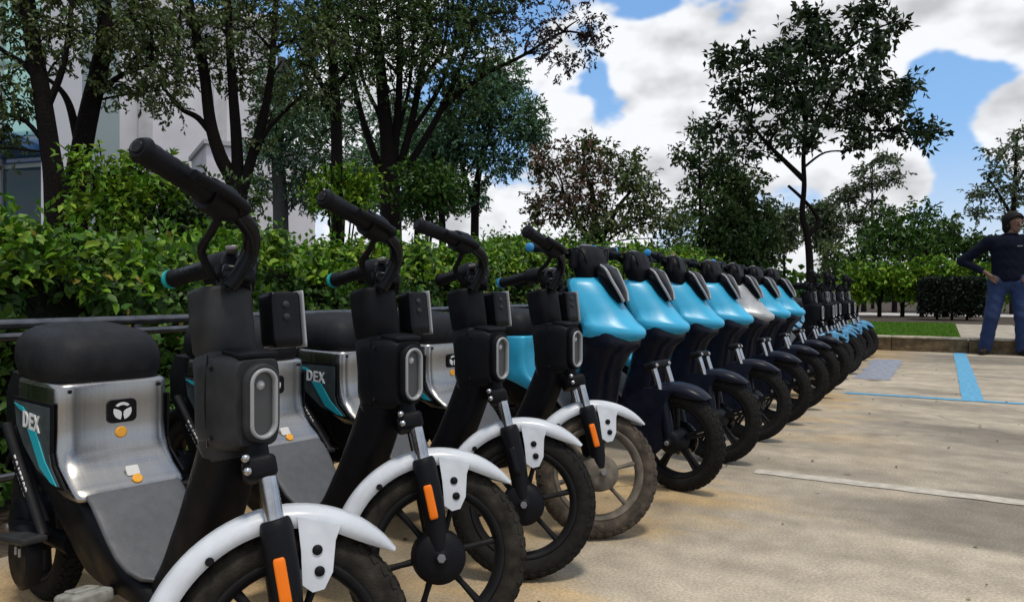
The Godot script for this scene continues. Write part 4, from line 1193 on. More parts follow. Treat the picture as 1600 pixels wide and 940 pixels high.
# ------------------------------------------------------------------ ground
func concrete_texture() -> Array:
	var w := 1000
	var h := 1800
	var im := Image.create(w, h, false, Image.FORMAT_RGB8)
	var a := FastNoiseLite.new()
	a.seed = 11
	a.frequency = 0.006
	a.fractal_octaves = 5
	var b := FastNoiseLite.new()
	b.seed = 23
	b.frequency = 0.02
	b.fractal_octaves = 4
	var e := FastNoiseLite.new()
	e.seed = 51
	e.frequency = 0.055
	e.fractal_octaves = 4
	var c := FastNoiseLite.new()
	c.seed = 37
	c.frequency = 0.003
	c.fractal_octaves = 3
	for y in h:
		for x in w:
			var n1 := a.get_noise_2d(x * 0.385, y * 1.01)
			var n2 := b.get_noise_2d(x * 0.35, y * 1.25)
			var n3 := c.get_noise_2d(x * 0.7, y * 0.78)
			var k := 0.955 + n1 * 0.20 + n2 * 0.14 + e.get_noise_2d(x, y) * 0.10
			# a darker wheel-worn swathe to the right, and rusty soil washed out from under the row
			var px := lerpf(-2.45, 6.0, x / float(w))
			var dark := smoothstep(0.05, 0.45, n1 + n3 * 0.7 + 0.12)
			k *= 1.0 - 0.30 * dark * smoothstep(-0.9, 0.1, px)
			var rust := smoothstep(0.0, 0.5, n3 + n2 * 0.5 + 0.25) * (1.0 - smoothstep(-0.8, 0.0, px))
			var col := Color(0.770, 0.722, 0.638).lerp(Color(0.78, 0.655, 0.46), rust * 0.8)
			im.set_pixel(x, y, Color(clampf(col.r * k, 0, 1), clampf(col.g * k, 0, 1), clampf(col.b * k, 0, 1)))
	# oil drips, scuffs and hairline cracks
	var r := RandomNumberGenerator.new()
	r.seed = 77
	for k in 420:
		var cx := r.randf() * w
		var cy := r.randf() * h
		var rad := r.randf_range(0.8, 3.2) if k % 12 else r.randf_range(4.0, 11.0)
		var deep := r.randf_range(0.55, 0.9)
		for dy in range(-12, 13):
			for dx in range(-12, 13):
				var dd := Vector2(dx, dy * 0.8).length() + r.randf() * 0.8
				var px := int(cx) + dx
				var py := int(cy) + dy
				if dd < rad and px >= 0 and py >= 0 and px < w and py < h:
					im.set_pixel(px, py, im.get_pixel(px, py) * lerpf(deep, 1.0, dd / rad))
	for k in 9:
		var p := Vector2(r.randf_range(150, w), r.randf_range(200, h * 0.85))
		var go := r.randf() * TAU
		for q in r.randi_range(90, 320):
			go += r.randf_range(-0.28, 0.28)
			p += Vector2(cos(go), sin(go)) * 1.0
			if p.x > 1 and p.y > 1 and p.x < w - 1 and p.y < h - 1:
				im.set_pixel(int(p.x), int(p.y), im.get_pixel(int(p.x), int(p.y)) * 0.62)
	return [im]

func sheet(x0: float, x1: float, z0: float, z1: float, y: float, wobble := 0.0, n := 24) -> ArrayMesh:
	var st := tool()
	st.set_smooth_group(-1)
	var prev := []
	var along_x := absf(x1 - x0) > absf(z1 - z0)
	for k in n + 1:
		var f := float(k) / n
		var j := [rng.randf_range(-wobble, wobble), rng.randf_range(-wobble, wobble)]
		var p: Vector3
		var q: Vector3
		if along_x:
			p = Vector3(lerpf(x0, x1, f), y, z0 + j[0])
			q = Vector3(lerpf(x0, x1, f), y, z1 + j[1])
		else:
			p = Vector3(x0 + j[0], y, lerpf(z0, z1, f))
			q = Vector3(x1 + j[1], y, lerpf(z0, z1, f))
		if prev:
			for v in [prev[0], prev[1], q, prev[0], q, p]:
				st.set_uv(Vector2((v.x - x0) / (x1 - x0), (v.z - z0) / (z1 - z0)))
				st.set_uv2(Vector2(v.x, v.z))
				st.add_vertex(v)
		prev = [p, q]
	return done(st)

func setting() -> void:
	struct("ground", sheet(-400, 400, -500, 120, -0.03), mats.soil)
	var cm := mat(1, 1, 1, 0.85)
	cm.albedo_texture = ImageTexture.create_from_image(concrete_texture()[0])
	cm.detail_enabled = true
	cm.detail_blend_mode = BaseMaterial3D.BLEND_MODE_MUL
	cm.detail_albedo = noise_tex(0.07, 0.74, 1.0, 1024, 6)
	cm.detail_uv_layer = BaseMaterial3D.DETAIL_UV_2
	cm.uv2_scale = Vector3(1.15, 1.15, 1.15)
	cm.normal_enabled = true
	cm.normal_texture = noise_tex(0.06, 0, 1, 512, 5, true, 5.0)
	cm.normal_scale = 0.0
	struct("pavement", sheet(-2.45, 6.0, -11.35, 4.0, 0.0), cm)
	var far_c := weathered(mat(0.46, 0.41, 0.32, 0.9), 0.25, noise_tex(0.02, 0.7, 1.0, 512, 5))
	far_c.uv1_world_triplanar = true
	struct("pavement", sheet(6.0, 60, -11.35, 40, -0.002), far_c)
	struct("pavement", sheet(-2.45, 6.0, 4.0, 40, -0.002), far_c)
	# painted lines
	var worn := noise_tex(0.05, 0.72, 1.0, 512, 5)
	var blue_paint := weathered(mat(0.13, 0.45, 0.72, 0.8), 1.0, worn)
	blue_paint.uv1_world_triplanar = true
	var pale_blue := weathered(mat(0.33, 0.36, 0.44, 0.85), 1.0, noise_tex(0.03, 0.72, 1.0, 512, 5))
	pale_blue.uv1_world_triplanar = true
	var pale := weathered(mat(0.56, 0.515, 0.435, 0.85), 1.0, noise_tex(0.03, 0.80, 1.0, 512, 5))
	pale.uv1_world_triplanar = true
	struct("painted_line", sheet(-0.66, 5.0, -6.44, -6.35, 0.004, 0.006), blue_paint)
	struct("painted_line", sheet(0.13, 0.27, -11.3, -6.44, 0.004, 0.004), blue_paint)
	struct("painted_line", sheet(3.0, 3.13, -11.3, -6.44, 0.004, 0.004), blue_paint)
	struct("painted_patch", sheet(-0.70, -0.40, -9.8, -7.5, 0.003, 0.03), pale_blue)
	struct("painted_line", sheet(-0.72, 4.0, -3.44, -3.355, 0.003, 0.006, 90), pale)
	# kerb, lawn, path and road beyond the parking place
	var coping_m := weathered(mat(0.62, 0.55, 0.42, 0.9), 0.9, noise_tex(0.03, 0.6, 1.0, 256, 5))
	coping_m.uv1_world_triplanar = true
	var kerb_m := weathered(mat(0.22, 0.155, 0.082, 0.9), 0.9, noise_tex(0.03, 0.5, 1.0, 256, 5), null, noise_tex(0.1, 0, 1, 256, 4, true, 5.0), 0.4)
	kerb_m.uv1_world_triplanar = true
	for k in 14:
		var kst := tool()
		rbox(kst, Vector3(-2.4 + k * 0.9 + 0.45, 0.055, -11.43), Vector3(0.894, 0.23, 0.15), 0.012)
		struct("kerb", done(kst), kerb_m)
		struct("kerb_coping", rounded_box(Vector3(-2.4 + k * 0.9 + 0.45, 0.186, -11.44), Vector3(0.892, 0.03, 0.20), 0.008), coping_m)
	var grass_m := weathered(mat(0.085, 0.19, 0.022, 0.9), 1.5, noise_tex(0.08, 0.5, 1.0, 512, 5), null, noise_tex(0.2, 0, 1, 256, 3, true, 8.0), 0.8)
	grass_m.uv1_world_triplanar = true
	struct("planting_bed", box_mesh(Vector3(10, 0.04, -17.5), Vector3(60, 0.2, 12.0)), mats.soil)
	struct("lawn", sheet(-6.0, 0.22, -17.6, -11.52, 0.148), grass_m)
	struct("path", sheet(0.24, 1.2, -17.6, -11.52, 0.146), far_c)
	var G := Leaves.new()
	for k in 26000:
		var p := Vector3(rng.randf_range(-2.2, 0.22), 0.146, rng.randf_range(-17.5, -11.53))
		var dir := (Vector3.UP + rdir() * 0.5).normalized()
		G.leaf(p, dir, Vector3(rng.randf_range(-1, 1), 0.2, rng.randf_range(-1, 1)).normalized(), rng.randf_range(0.025, 0.05), 0.009, tint(Color(0.12, 0.25, 0.03), 0.4))
	obj("grass", G.mesh(), mats.leaf).set_meta("kind", "stuff")
	struct("road", sheet(-60, 60, -31.5, -23.6, 0.01), weathered(mat(0.60, 0.57, 0.54, 0.9), 0.3, noise_tex(0.02, 0.7, 1.0, 256, 5)))
	# bits of dry leaf and grit on the concrete
	var D := Leaves.new()
	for k in 150:
		var p := Vector3(rng.randf_range(-1.6, 2.0), 0.004, -rng.randf_range(1.3, 9.0))
		var t := rng.randf() * TAU
		var l := rng.randf_range(0.008, 0.028)
		D.leaf(p, Vector3(cos(t), 0.12, sin(t)).normalized(), (Vector3.UP + rdir() * 0.4).normalized(), l, l * 0.6, tint([Color(0.06, 0.04, 0.02), Color(0.03, 0.022, 0.015), Color(0.35, 0.30, 0.2)][k % 3 if k % 9 else 2], 0.4))
	obj("fallen_leaves", D.mesh(), mats.leaf).set_meta("kind", "stuff")

func railing() -> void:
	var t := thing("railing", "low black pipe railing between the scooters and the hedge", "railing", Vector3(-2.62, 0, 1.6))
	obj("top_rail", tube([Vector3(0, 0.695, 0), Vector3(0, 0.695, -12.5)], [0.017, 0.017], 12, 1), mats.rail, t)
	obj("lower_rail", tube([Vector3(0.03, 0.655, 0), Vector3(0.03, 0.655, -12.5)], [0.014, 0.014], 12, 1), mats.rail, t)
	obj("bottom_rail", tube([Vector3(0, 0.2, 0), Vector3(0, 0.2, -12.5)], [0.014, 0.014], 12, 1), mats.rail, t)
	for k in 9:
		obj("post", tube([Vector3(-0.01, -0.04, -0.3 - k * 1.5), Vector3(-0.01, 0.69, -0.3 - k * 1.5)], [0.02, 0.02], 12, 1), mats.rail, t)

# ------------------------------------------------------------------ buildings
func buildings() -> void:
	# glass building at the left edge
	var o := at(66, HORIZON, 17.0)
	var to_left := (at(-500, HORIZON, 21.0) - o)
	to_left.y = 0
	var along := to_left.normalized()
	var b := Basis(along, Vector3.UP, along.cross(Vector3.UP))
	var g := thing("glass_building", "pale green glass office front behind the leaning trunk at the left edge", "building", Vector3(o.x, 0, o.z))
	g.basis = b
	var back := -1.0 if (b.z).dot(o) < 0 else 1.0
	obj("wall", box_mesh(Vector3(5.0, 5.5, back * 1.2), Vector3(10.0, 11.0, 2.0)), mat(0.30, 0.36, 0.36, 0.6), g)
	var tealg := mat(0.42, 0.74, 0.66, 0.3)
	var darkg := mat(0.03, 0.06, 0.075, 0.08)
	var blueg := mat(0.03, 0.10, 0.24, 0.2)
	var frame := mat(0.45, 0.48, 0.48, 0.4, 0.3)
	var rows := [[0.1, 2.2, darkg], [2.25, 3.75, darkg], [3.8, 4.4, blueg], [4.45, 6.1, tealg], [6.15, 7.8, tealg], [7.85, 9.5, tealg], [9.55, 11.0, tealg]]
	for i in 7:
		for r in rows:
			var pn := tool()
			rbox(pn, Vector3(0.75 + i * 1.4, (r[0] + r[1]) / 2.0, back * 0.18), Vector3(1.32, r[1] - r[0] - 0.06, 0.05), 0.008)
			obj("pane", done(pn), r[2], g)
	for i in 8:
		obj("mullion", box_mesh(Vector3(0.05 + i * 1.4, 5.5, back * 0.14), Vector3(0.07, 11.0, 0.12)), frame, g)
	obj("corner_post", box_mesh(Vector3(-0.12, 5.5, back * 0.4), Vector3(0.22, 11.0, 0.9)), mat(0.6, 0.6, 0.62, 0.5), g)
	obj("awning", box_mesh(Vector3(0.85, 4.15, -back * 0.25), Vector3(1.5, 0.2, 0.8), Basis(Vector3.RIGHT, 0.25)), blueg, g)
	# white building
	var p0 := at(60, HORIZON, 24.0)
	var p1 := at(432, HORIZON, 27.0)
	p0.y = 0
	p1.y = 0
	var al := (p1 - p0).normalized()
	var wb := Basis(al, Vector3.UP, al.cross(Vector3.UP))
	var w := thing("white_building", "large pale grey office wall behind the trees at the left", "building", p0)
	w.basis = wb
	var bk := -1.0 if wb.z.dot(p0) < 0 else 1.0
	var len_ := p0.distance_to(p1)
	var wallm := weathered(mat(0.84, 0.82, 0.86, 0.8), 0.12, noise_tex(0.015, 0.88, 1.0, 256, 5))
	obj("wall", box_mesh(Vector3(len_ / 2, 5.2, bk * 2.0), Vector3(len_, 10.6, 4.0)), wallm, w)
	var trim := weathered(mat(0.70, 0.69, 0.70, 0.8), 0.2, noise_tex(0.02, 0.8, 1.0, 256, 4))
	for f in [0.42, 0.74, 0.95]:
		obj("pilaster", box_mesh(Vector3(len_ * f, 5.2, -bk * 0.10), Vector3(0.42, 10.6, 0.24)), trim, w)
	obj("cornice", box_mesh(Vector3(len_ / 2, 10.62, bk * 1.9), Vector3(len_ + 0.3, 0.3, 4.5)), trim, w)
	obj("band", box_mesh(Vector3(len_ / 2, 4.95, -bk * 0.04), Vector3(len_, 0.08, 0.10)), trim, w)
	# lower grey annexe with a flat roof
	var q0 := at(322, HORIZON, 20.0)
	var q1 := at(492, HORIZON, 21.5)
	q0.y = 0
	q1.y = 0
	var al2 := (q1 - q0).normalized()
	var ab := Basis(al2, Vector3.UP, al2.cross(Vector3.UP))
	var an := thing("annexe", "low pale annexe with a flat grey roof edge behind the forked tree", "building", q0)
	an.basis = ab
	var bk2 := -1.0 if ab.z.dot(q0) < 0 else 1.0
	var l2 := q0.distance_to(q1)
	obj("wall", box_mesh(Vector3(l2 / 2, 2.4, bk2 * 1.5), Vector3(l2, 4.8, 3.0)), weathered(mat(0.78, 0.76, 0.80, 0.8), 0.2, noise_tex(0.02, 0.88, 1.0, 256, 4)), an)
	obj("roof", box_mesh(Vector3(l2 / 2, 4.86, bk2 * 1.48), Vector3(l2 + 0.16, 0.12, 3.16)), mat(0.42, 0.42, 0.44, 0.7), an)

# ------------------------------------------------------------------ the person
func smin(a: float, b: float, k: float) -> float:
	var h := clampf(0.5 + 0.5 * (b - a) / k, 0.0, 1.0)
	return lerpf(b, a, h) - k * h * (1.0 - h)

# bones: [from, to, radius0, radius1]; surface nets over a smooth union
func skin(st: SurfaceTool, bones: Array, cell: float, k: float, cut = null) -> void:
	var lo := Vector3.INF
	var hi := -Vector3.INF
	for b in bones:
		var r: float = maxf(b[2], b[3]) + cell * 2.5
		lo = lo.min(b[0].min(b[1]) - Vector3.ONE * r)
		hi = hi.max(b[0].max(b[1]) + Vector3.ONE * r)
	var n := Vector3i(((hi - lo) / cell).ceil()) + Vector3i.ONE
	var field := PackedFloat32Array()
	field.resize(n.x * n.y * n.z)
	field.fill(1.0)
	for b in bones:
		var a: Vector3 = b[0]
		var ab: Vector3 = b[1] - a
		var l2 := maxf(ab.length_squared(), 1e-9)
		var m: float = maxf(b[2], b[3]) + k + cell * 2.0
		var i0 := Vector3i(((a.min(b[1]) - Vector3.ONE * m - lo) / cell).floor()).clamp(Vector3i.ZERO, n - Vector3i.ONE)
		var i1 := Vector3i(((a.max(b[1]) + Vector3.ONE * m - lo) / cell).ceil()).clamp(Vector3i.ZERO, n - Vector3i.ONE)
		for z in range(i0.z, i1.z + 1):
			for y in range(i0.y, i1.y + 1):
				for x in range(i0.x, i1.x + 1):
					var p := lo + Vector3(x, y, z) * cell
					var t := clampf((p - a).dot(ab) / l2, 0.0, 1.0)
					var d: float = p.distance_to(a + ab * t) - lerpf(b[2], b[3], t)
					var q := (z * n.y + y) * n.x + x
					field[q] = smin(field[q], d, k)
	if cut != null:
		for z in n.z:
			for y in n.y:
				for x in n.x:
					var q := (z * n.y + y) * n.x + x
					field[q] = cut.call(lo + Vector3(x, y, z) * cell, field[q])
	var verts := {}
	var step := [1, n.x, n.x * n.y]
	for z in n.z - 1:
		for y in n.y - 1:
			for x in n.x - 1:
				var q := (z * n.y + y) * n.x + x
				var sum := Vector3.ZERO
				var hits := 0
				var neg := 0
				for c in 8:
					if field[q + (c & 1) + ((c >> 1) & 1) * n.x + (c >> 2) * step[2]] < 0:
						neg += 1
				if neg == 0 or neg == 8:
					continue
				for c in 8:
					for ax in 3:
						if c & (1 << ax):
							continue
						var c2 := c | (1 << ax)
						var f0 := field[q + (c & 1) + ((c >> 1) & 1) * n.x + (c >> 2) * step[2]]
						var f1 := field[q + (c2 & 1) + ((c2 >> 1) & 1) * n.x + (c2 >> 2) * step[2]]
						if (f0 < 0) != (f1 < 0):
							var e := Vector3(c & 1, (c >> 1) & 1, c >> 2)
							e[ax] += f0 / (f0 - f1)
							sum += e
							hits += 1
				verts[q] = lo + (Vector3(x, y, z) + sum / hits) * cell
	st.set_smooth_group(0)
	for z in range(1, n.z - 1):
		for y in range(1, n.y - 1):
			for x in range(1, n.x - 1):
				var q := (z * n.y + y) * n.x + x
				for ax in 3:
					var f0 := field[q]
					var f1 := field[q + step[ax]]
					if (f0 < 0) == (f1 < 0):
						continue
					var s1: int = step[(ax + 1) % 3]
					var s2: int = step[(ax + 2) % 3]
					var a = verts.get(q - s1 - s2)
					var b = verts.get(q - s2)
					var c = verts.get(q)
					var d = verts.get(q - s1)
					if a == null or b == null or c == null or d == null:
						continue
					if f0 < 0:
						quad(st, a, d, c, b)
					else:
						quad(st, a, b, c, d)

func person() -> void:
	var o := at(1577, HORIZON, 9.35)
	var t := thing("person", "person in dark navy shirt and blue jeans standing with hands on hips", "person", Vector3(o.x, 0, o.z), deg_to_rad(2))
	# joints: x to the right of the picture, y up, z towards the viewer
	var hipR := Vector3(-0.10, 0.93, 0)
	var hipL := Vector3(0.10, 0.93, 0)
	var kneeR := Vector3(-0.185, 0.50, 0.05)
	var kneeL := Vector3(0.135, 0.50, 0.04)
	var ankR := Vector3(-0.255, 0.08, -0.02)
	var ankL := Vector3(0.15, 0.08, -0.02)
	var shR := Vector3(-0.20, 1.44, 0.0)
	var shL := Vector3(0.20, 1.44, 0.0)
	var elR := Vector3(-0.50, 1.20, -0.08)
	var elL := Vector3(0.50, 1.20, -0.08)
	var wrR := Vector3(-0.245, 1.04, 0.07)
	var wrL := Vector3(0.245, 1.04, 0.07)
	var neck := Vector3(0.02, 1.50, 0.0)
	var head := Vector3(0.05, 1.655, 0.03)
	var look := Vector3(0.62, -0.12, 0.78).normalized()
	var ear := Vector3.UP.cross(look).normalized()
	var body := [[Vector3(0, 1.0, 0), Vector3(0, 1.15, 0), 0.135, 0.135], [Vector3(0, 1.15, 0), Vector3(0, 1.38, 0.0), 0.135, 0.15], [shR, shL, 0.07, 0.07], [neck, head + Vector3(-0.01, -0.06, -0.01), 0.055, 0.055],
		[hipR, hipL, 0.12, 0.12], [hipR, kneeR, 0.088, 0.06], [kneeR, ankR, 0.056, 0.038], [hipL, kneeL, 0.088, 0.06], [kneeL, ankL, 0.056, 0.038],
		[ankR, ankR + Vector3(-0.04, -0.045, 0.17), 0.035, 0.03], [ankL, ankL + Vector3(0.04, -0.045, 0.17), 0.035, 0.03],
		[shR, elR, 0.05, 0.04], [elR, wrR, 0.038, 0.028], [shL, elL, 0.05, 0.04], [elL, wrL, 0.038, 0.028]]
	var st := tool()
	skin(st, body, 0.02, 0.03)
	# head with a face, on a finer grid
	var face := [[head + Vector3(0, 0.035, 0) - look * 0.018, head + Vector3(0, 0.03, 0) + look * 0.012, 0.088, 0.08], [head + Vector3(0, -0.045, 0) + look * 0.02, head + Vector3(0, -0.075, 0) + look * 0.045, 0.058, 0.034], [neck, head + Vector3(-0.01, -0.05, -0.02), 0.052, 0.05]]
	face.append([head + look * 0.088 + Vector3(0, 0.022, 0), head + look * 0.108 + Vector3(0, -0.018, 0), 0.010, 0.016])
	for s in [-1.0, 1.0]:
		face.append([head + ear * 0.082 * s + Vector3(0, 0.02, 0) - look * 0.012, head + ear * 0.078 * s + Vector3(0, -0.025, 0) - look * 0.008, 0.016, 0.012])
		face.append([head + look * 0.083 + ear * 0.012 * s + Vector3(0, 0.042, 0), head + look * 0.074 + ear * 0.045 * s + Vector3(0, 0.04, 0), 0.012, 0.012])
	face.append([head + look * 0.084 + ear * 0.018 + Vector3(0, -0.05, 0), head + look * 0.084 - ear * 0.018 + Vector3(0, -0.05, 0), 0.010, 0.010])
	skin(st, face, 0.008, 0.016)
	# hands resting on the hips, fingers spread forwards round the belt
	for s in [-1.0, 1.0]:
		var w: Vector3 = wrR if s < 0 else wrL
		var inw := Vector3(-s, 0, 0)
		var palm := w + inw * 0.045 + Vector3(0, -0.055, 0.035)
		var hand := [[w, palm, 0.026, 0.034], [w + Vector3(0, 0, 0.015), palm + Vector3(0, 0.015, 0.02), 0.024, 0.024]]
		for k in 4:
			var root: Vector3 = palm + Vector3(0, 0.018 - k * 0.018, 0.022)
			var reach: float = [0.036, 0.042, 0.04, 0.032][k]
			var mid: Vector3 = root + inw * reach + Vector3(0, -0.012 - 0.004 * k, 0.018)
			hand.append([root, mid, 0.0105, 0.0095])
			hand.append([mid, mid + inw * reach * 0.9 + Vector3(0, -0.014, 0.002), 0.0095, 0.008])
		hand.append([palm + Vector3(0, 0.01, -0.012), palm + Vector3(0, 0.005, -0.05) + inw * 0.01, 0.013, 0.011])
		hand.append([palm + Vector3(0, 0.005, -0.05) + inw * 0.01, palm + Vector3(0, -0.012, -0.075) + inw * 0.02, 0.011, 0.009])
		skin(st, hand, 0.006, 0.006)
	obj("body", done(st), weathered(mat(0.16, 0.085, 0.058, 0.6), 4.0, noise_tex(0.03, 0.85, 1.0, 256, 4)), t)
	var eye := mat(0.22, 0.21, 0.20, 0.4)
	for s in [-1.0, 1.0]:
		obj("eye", disc(head + look * 0.077 + ear * 0.031 * s + Vector3(0, 0.018, 0), look, 0.009, 0.003, 12, 0.003), eye, t)
	var shirt := [[Vector3(0, 0.98, 0), Vector3(0, 1.15, 0), 0.165, 0.155], [Vector3(-0.05, 0.98, 0), Vector3(-0.07, 1.36, 0), 0.13, 0.13], [Vector3(0.05, 0.98, 0), Vector3(0.07, 1.36, 0), 0.13, 0.13], [Vector3(0, 1.15, 0), Vector3(0, 1.38, 0.0), 0.15, 0.16], [shR, shL, 0.085, 0.085], [shR, elR, 0.078, 0.062], [elR, elR.lerp(wrR, 0.8), 0.058, 0.046], [shL, elL, 0.078, 0.062], [elL, elL.lerp(wrL, 0.8), 0.058, 0.046], [neck + Vector3(0, -0.05, 0), neck + Vector3(0.0, 0.025, 0), 0.085, 0.068]]
	var s1 := tool()
	skin(s1, shirt, 0.016, 0.03, func(p: Vector3, f: float) -> float: return maxf(f, maxf(0.925 - p.y + 0.012 * sin(p.x * 21.0 + p.z * 9.0), p.y - 1.545)) + 0.0035 * sin(p.y * 55.0 + p.x * 40.0) * sin(p.x * 33.0 + p.z * 20.0))
	obj("shirt", done(s1), weathered(mat(0.006, 0.009, 0.022, 0.95), 6.0, noise_tex(0.03, 0.6, 1.0, 256, 4)), t)
	var jeans := [[hipR, hipL, 0.135, 0.135], [Vector3(-0.06, 0.98, 0), Vector3(0.06, 0.98, 0), 0.125, 0.125], [hipR, kneeR, 0.112, 0.085], [kneeR, ankR + Vector3(0, 0.0, 0.0), 0.082, 0.078], [hipL, kneeL, 0.112, 0.085], [kneeL, ankL, 0.082, 0.078]]
	var s2 := tool()
	skin(s2, jeans, 0.016, 0.025, func(p: Vector3, f: float) -> float: return maxf(f, maxf(0.035 - p.y, p.y - 1.02)) + 0.004 * sin(p.y * 48.0 + p.x * 26.0) * sin(p.z * 30.0 + p.x * 14.0))
	obj("jeans", done(s2), weathered(mat(0.013, 0.042, 0.15, 0.85), 5.0, noise_tex(0.03, 0.55, 1.0, 256, 5)), t)
	for a in [[ankR, -0.05], [ankL, 0.05]]:
		var s3 := tool()
		var q: Vector3 = a[0]
		skin(s3, [[q + Vector3(0, -0.03, -0.03), q + Vector3(a[1] * 0.5, -0.035, 0.07), 0.048, 0.046], [q + Vector3(a[1] * 0.5, -0.035, 0.07), q + Vector3(a[1], -0.042, 0.17), 0.046, 0.036]], 0.012, 0.02, func(p: Vector3, f: float) -> float: return maxf(f, -p.y))
		obj("shoe", done(s3), mat(0.012, 0.011, 0.012, 0.5), t)
	obj("belt", tube([Vector3(-0.17, 1.0, 0), Vector3(-0.12, 1.0, 0.115), Vector3(0, 1.0, 0.15), Vector3(0.12, 1.0, 0.115), Vector3(0.17, 1.0, 0)], [0.016], 8, 4, 0.4), mat(0.02, 0.015, 0.012, 0.5), t)
	var s4 := tool()
	skin(s4, [[head + Vector3(0, 0.05, 0) - look * 0.02, head + Vector3(0, 0.055, 0) + look * 0.02, 0.112, 0.098], [head + Vector3(0, -0.05, 0) - look * 0.06, head + Vector3(0, 0.04, 0) - look * 0.03, 0.085, 0.10]], 0.01, 0.03, func(p: Vector3, f: float) -> float: return maxf(f, (p - head).dot(look) * 0.8 - (p - head).y + 0.015 if (p - head).dot(look) > 0.02 else -1.0))
	obj("hair", done(s4), mat(0.008, 0.007, 0.007, 0.7), t)
	# small badge on the breast
	obj("emblem", rounded_box(Vector3(0.10, 1.37, 0.168), Vector3(0.06, 0.012, 0.006), 0.003), mat(0.2, 0.21, 0.24, 0.7), t)

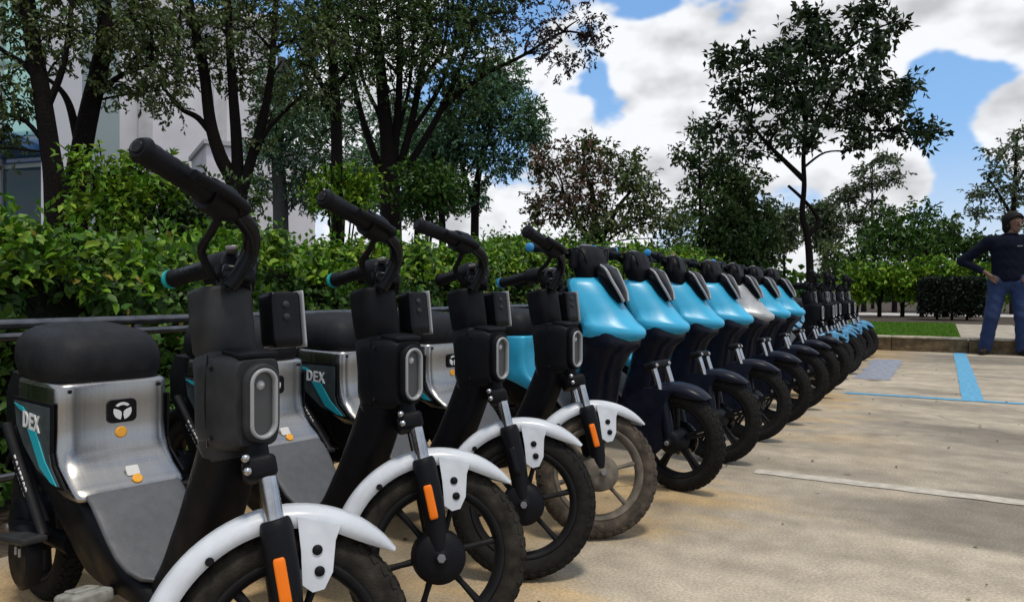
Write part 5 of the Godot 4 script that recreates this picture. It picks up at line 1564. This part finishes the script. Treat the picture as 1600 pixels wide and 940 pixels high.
# ------------------------------------------------------------------ sky
func sky_texture() -> Image:
	var w := 3072
	var h := 1536
	var im := Image.create(w, h, false, Image.FORMAT_RGBF)
	var a := FastNoiseLite.new()
	a.seed = 4
	a.fractal_octaves = 6
	a.frequency = 1.5
	a.fractal_gain = 0.56
	var b := FastNoiseLite.new()
	b.seed = 19
	b.fractal_octaves = 5
	b.frequency = 3.2
	# clear gaps between the clouds: azimuth and elevation in degrees, size, depth
	var gaps := []
	for q in [[1480, 130, 60, 42, 1.2], [1455, 200, 40, 70, 1.1], [1225, 305, 60, 26, 0.8], [1015, 8, 34, 24, 1.0], [932, 105, 26, 50, 0.9], [1500, 265, 34, 52, 1.1], [760, 240, 60, 50, 0.7], [420, 100, 60, 60, 0.5], [1560, 110, 40, 16, 0.7], [1420, 300, 22, 14, 0.3]]:
		gaps.append([dir_of(q[0], q[1]), q[2] / FOCAL, q[3] / FOCAL, q[4]])
	var heaps := []
	for q in [[1030, 150, 130, 130, 0.5], [1430, 285, 44, 34, 0.7], [1560, 50, 90, 40, 0.6], [1595, 180, 30, 50, 0.6], [1180, 40, 200, 50, 0.5], [1330, 285, 60, 40, 0.35], [1080, 260, 140, 40, 0.3]]:
		heaps.append([dir_of(q[0], q[1]), q[2] / FOCAL, q[3] / FOCAL, q[4]])
	for y in h:
		var el := (0.5 - (y + 0.5) / h) * PI
		if el < -0.03:
			im.fill_rect(Rect2i(0, y, w, h - y), Color(0.22, 0.20, 0.17))
			break
		var stepx := 1
		var x := 0
		while x < w:
			var az := wrapf((x + 0.5) / w * TAU, -PI, PI)
			var fine := az > -1.25 and az < 0.2 and el < 0.62
			stepx = 1 if fine else 6
			if not fine and y % 4 != 0 and y > 0:
				im.set_pixel(x, y, im.get_pixel(x, y - 1))
				for k in range(1, mini(stepx, w - x)):
					im.set_pixel(x + k, y, im.get_pixel(x, y - 1))
				x += stepx
				continue
			var d := Vector3(sin(az) * cos(el), sin(el), -cos(az) * cos(el))
			var cov := 0.24
			for g in gaps:
				var e: Vector3 = g[0]
				var right := e.cross(Vector3.UP).normalized()
				var up := right.cross(e)
				var px: float = d.dot(right) / g[1]
				var py: float = d.dot(up) / g[2]
				if d.dot(e) > 0:
					cov -= g[3] * exp(-(px * px + py * py) * 0.8)
			for g in heaps:
				var e: Vector3 = g[0]
				var right := e.cross(Vector3.UP).normalized()
				var up := right.cross(e)
				var px: float = d.dot(right) / g[1]
				var py: float = d.dot(up) / g[2]
				if d.dot(e) > 0:
					cov += g[3] * exp(-(px * px + py * py) * 0.8)
			var s := Vector3(d.x, d.y * 1.7, d.z)
			var n := a.get_noise_3dv(s * 1.7)
			var n2 := b.get_noise_3dv(s * 1.9 + Vector3(3, 0, 0))
			var edge := smoothstep(-0.07, 0.12, cov * 0.62 + n * 0.95 + n2 * 0.36)
			var thick := clampf(cov * 0.5 + n * 1.1 + 0.25, 0.0, 1.0)
			# undersides are grey, thin rims and sunlit tops white
			var lit := b.get_noise_3dv(s * 1.9 + Vector3(3.0, 0.09, 0)) - n2
			var grey := lerpf(0.66, 0.52, smoothstep(0.35, 1.1, thick + 0.35 * el))
			grey = clampf(grey - lit * 0.34 + n2 * 0.07, 0.40, 0.68)
			var cloud := Color(grey * 0.965, grey * 0.985, grey * 1.02)
			var f := smoothstep(0.0, 0.75, el)
			var blue := Color(0.22, 0.40, 0.66).lerp(Color(0.07, 0.18, 0.43), f)
			blue = Color(0.50, 0.56, 0.62).lerp(blue, smoothstep(-0.02, 0.22, el))
			var c := blue.lerp(cloud, edge)
			im.set_pixel(x, y, c)
			for k in range(1, mini(stepx, w - x)):
				im.set_pixel(x + k, y, c)
			x += stepx
	return im

func dir_of(u: float, v: float) -> Vector3:
	return (at(u, v, 1.0) - Vector3(0, EYE, 0)).normalized()

# ------------------------------------------------------------------
func _ready() -> void:
	rng.seed = 20240
	fnl.seed = 8
	fnl.frequency = 1.0
	fnl.fractal_octaves = 3
	# camera
	var cam := Camera3D.new()
	cam.name = "camera"
	cam.projection = Camera3D.PROJECTION_FRUSTUM
	cam.near = 0.05
	cam.far = 1500.0
	cam.size = cam.near * 940.0 / FOCAL
	cam.frustum_offset = Vector2(0, -cam.near * (470.0 - HORIZON) / FOCAL)
	cam.position = Vector3(0, EYE, 0)
	cam.rotation.y = deg_to_rad(YAW)
	add_child(cam, true)
	# sky, exposure
	var env := Environment.new()
	env.background_mode = Environment.BG_SKY
	var sky := Sky.new()
	var pm := PanoramaSkyMaterial.new()
	pm.panorama = ImageTexture.create_from_image(sky_texture())
	sky.sky_material = pm
	env.sky = sky
	env.background_energy_multiplier = 1.0
	env.tonemap_mode = Environment.TONE_MAPPER_LINEAR
	env.tonemap_exposure = 1.45
	env.sdfgi_enabled = true
	env.ssao_enabled = true
	env.ssil_enabled = true
	var we := WorldEnvironment.new()
	we.name = "environment"
	we.environment = env
	add_child(we, true)
	# veiled sun, high, over the parking place to the right
	var sun := DirectionalLight3D.new()
	sun.name = "sun"
	sun.light_energy = 0.5
	sun.light_color = Color(1.0, 0.96, 0.90)
	sun.light_angular_distance = 10.0
	sun.shadow_enabled = true
	add_child(sun, true)
	sun.look_at_from_position(Vector3(2.6, 10.0, 1.6), Vector3.ZERO, Vector3.UP)
	make_materials()
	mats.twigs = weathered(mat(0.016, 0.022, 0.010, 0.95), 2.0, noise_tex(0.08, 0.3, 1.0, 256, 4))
	setting()
	buildings()
	railing()
	scooters()
	plants()
	person()
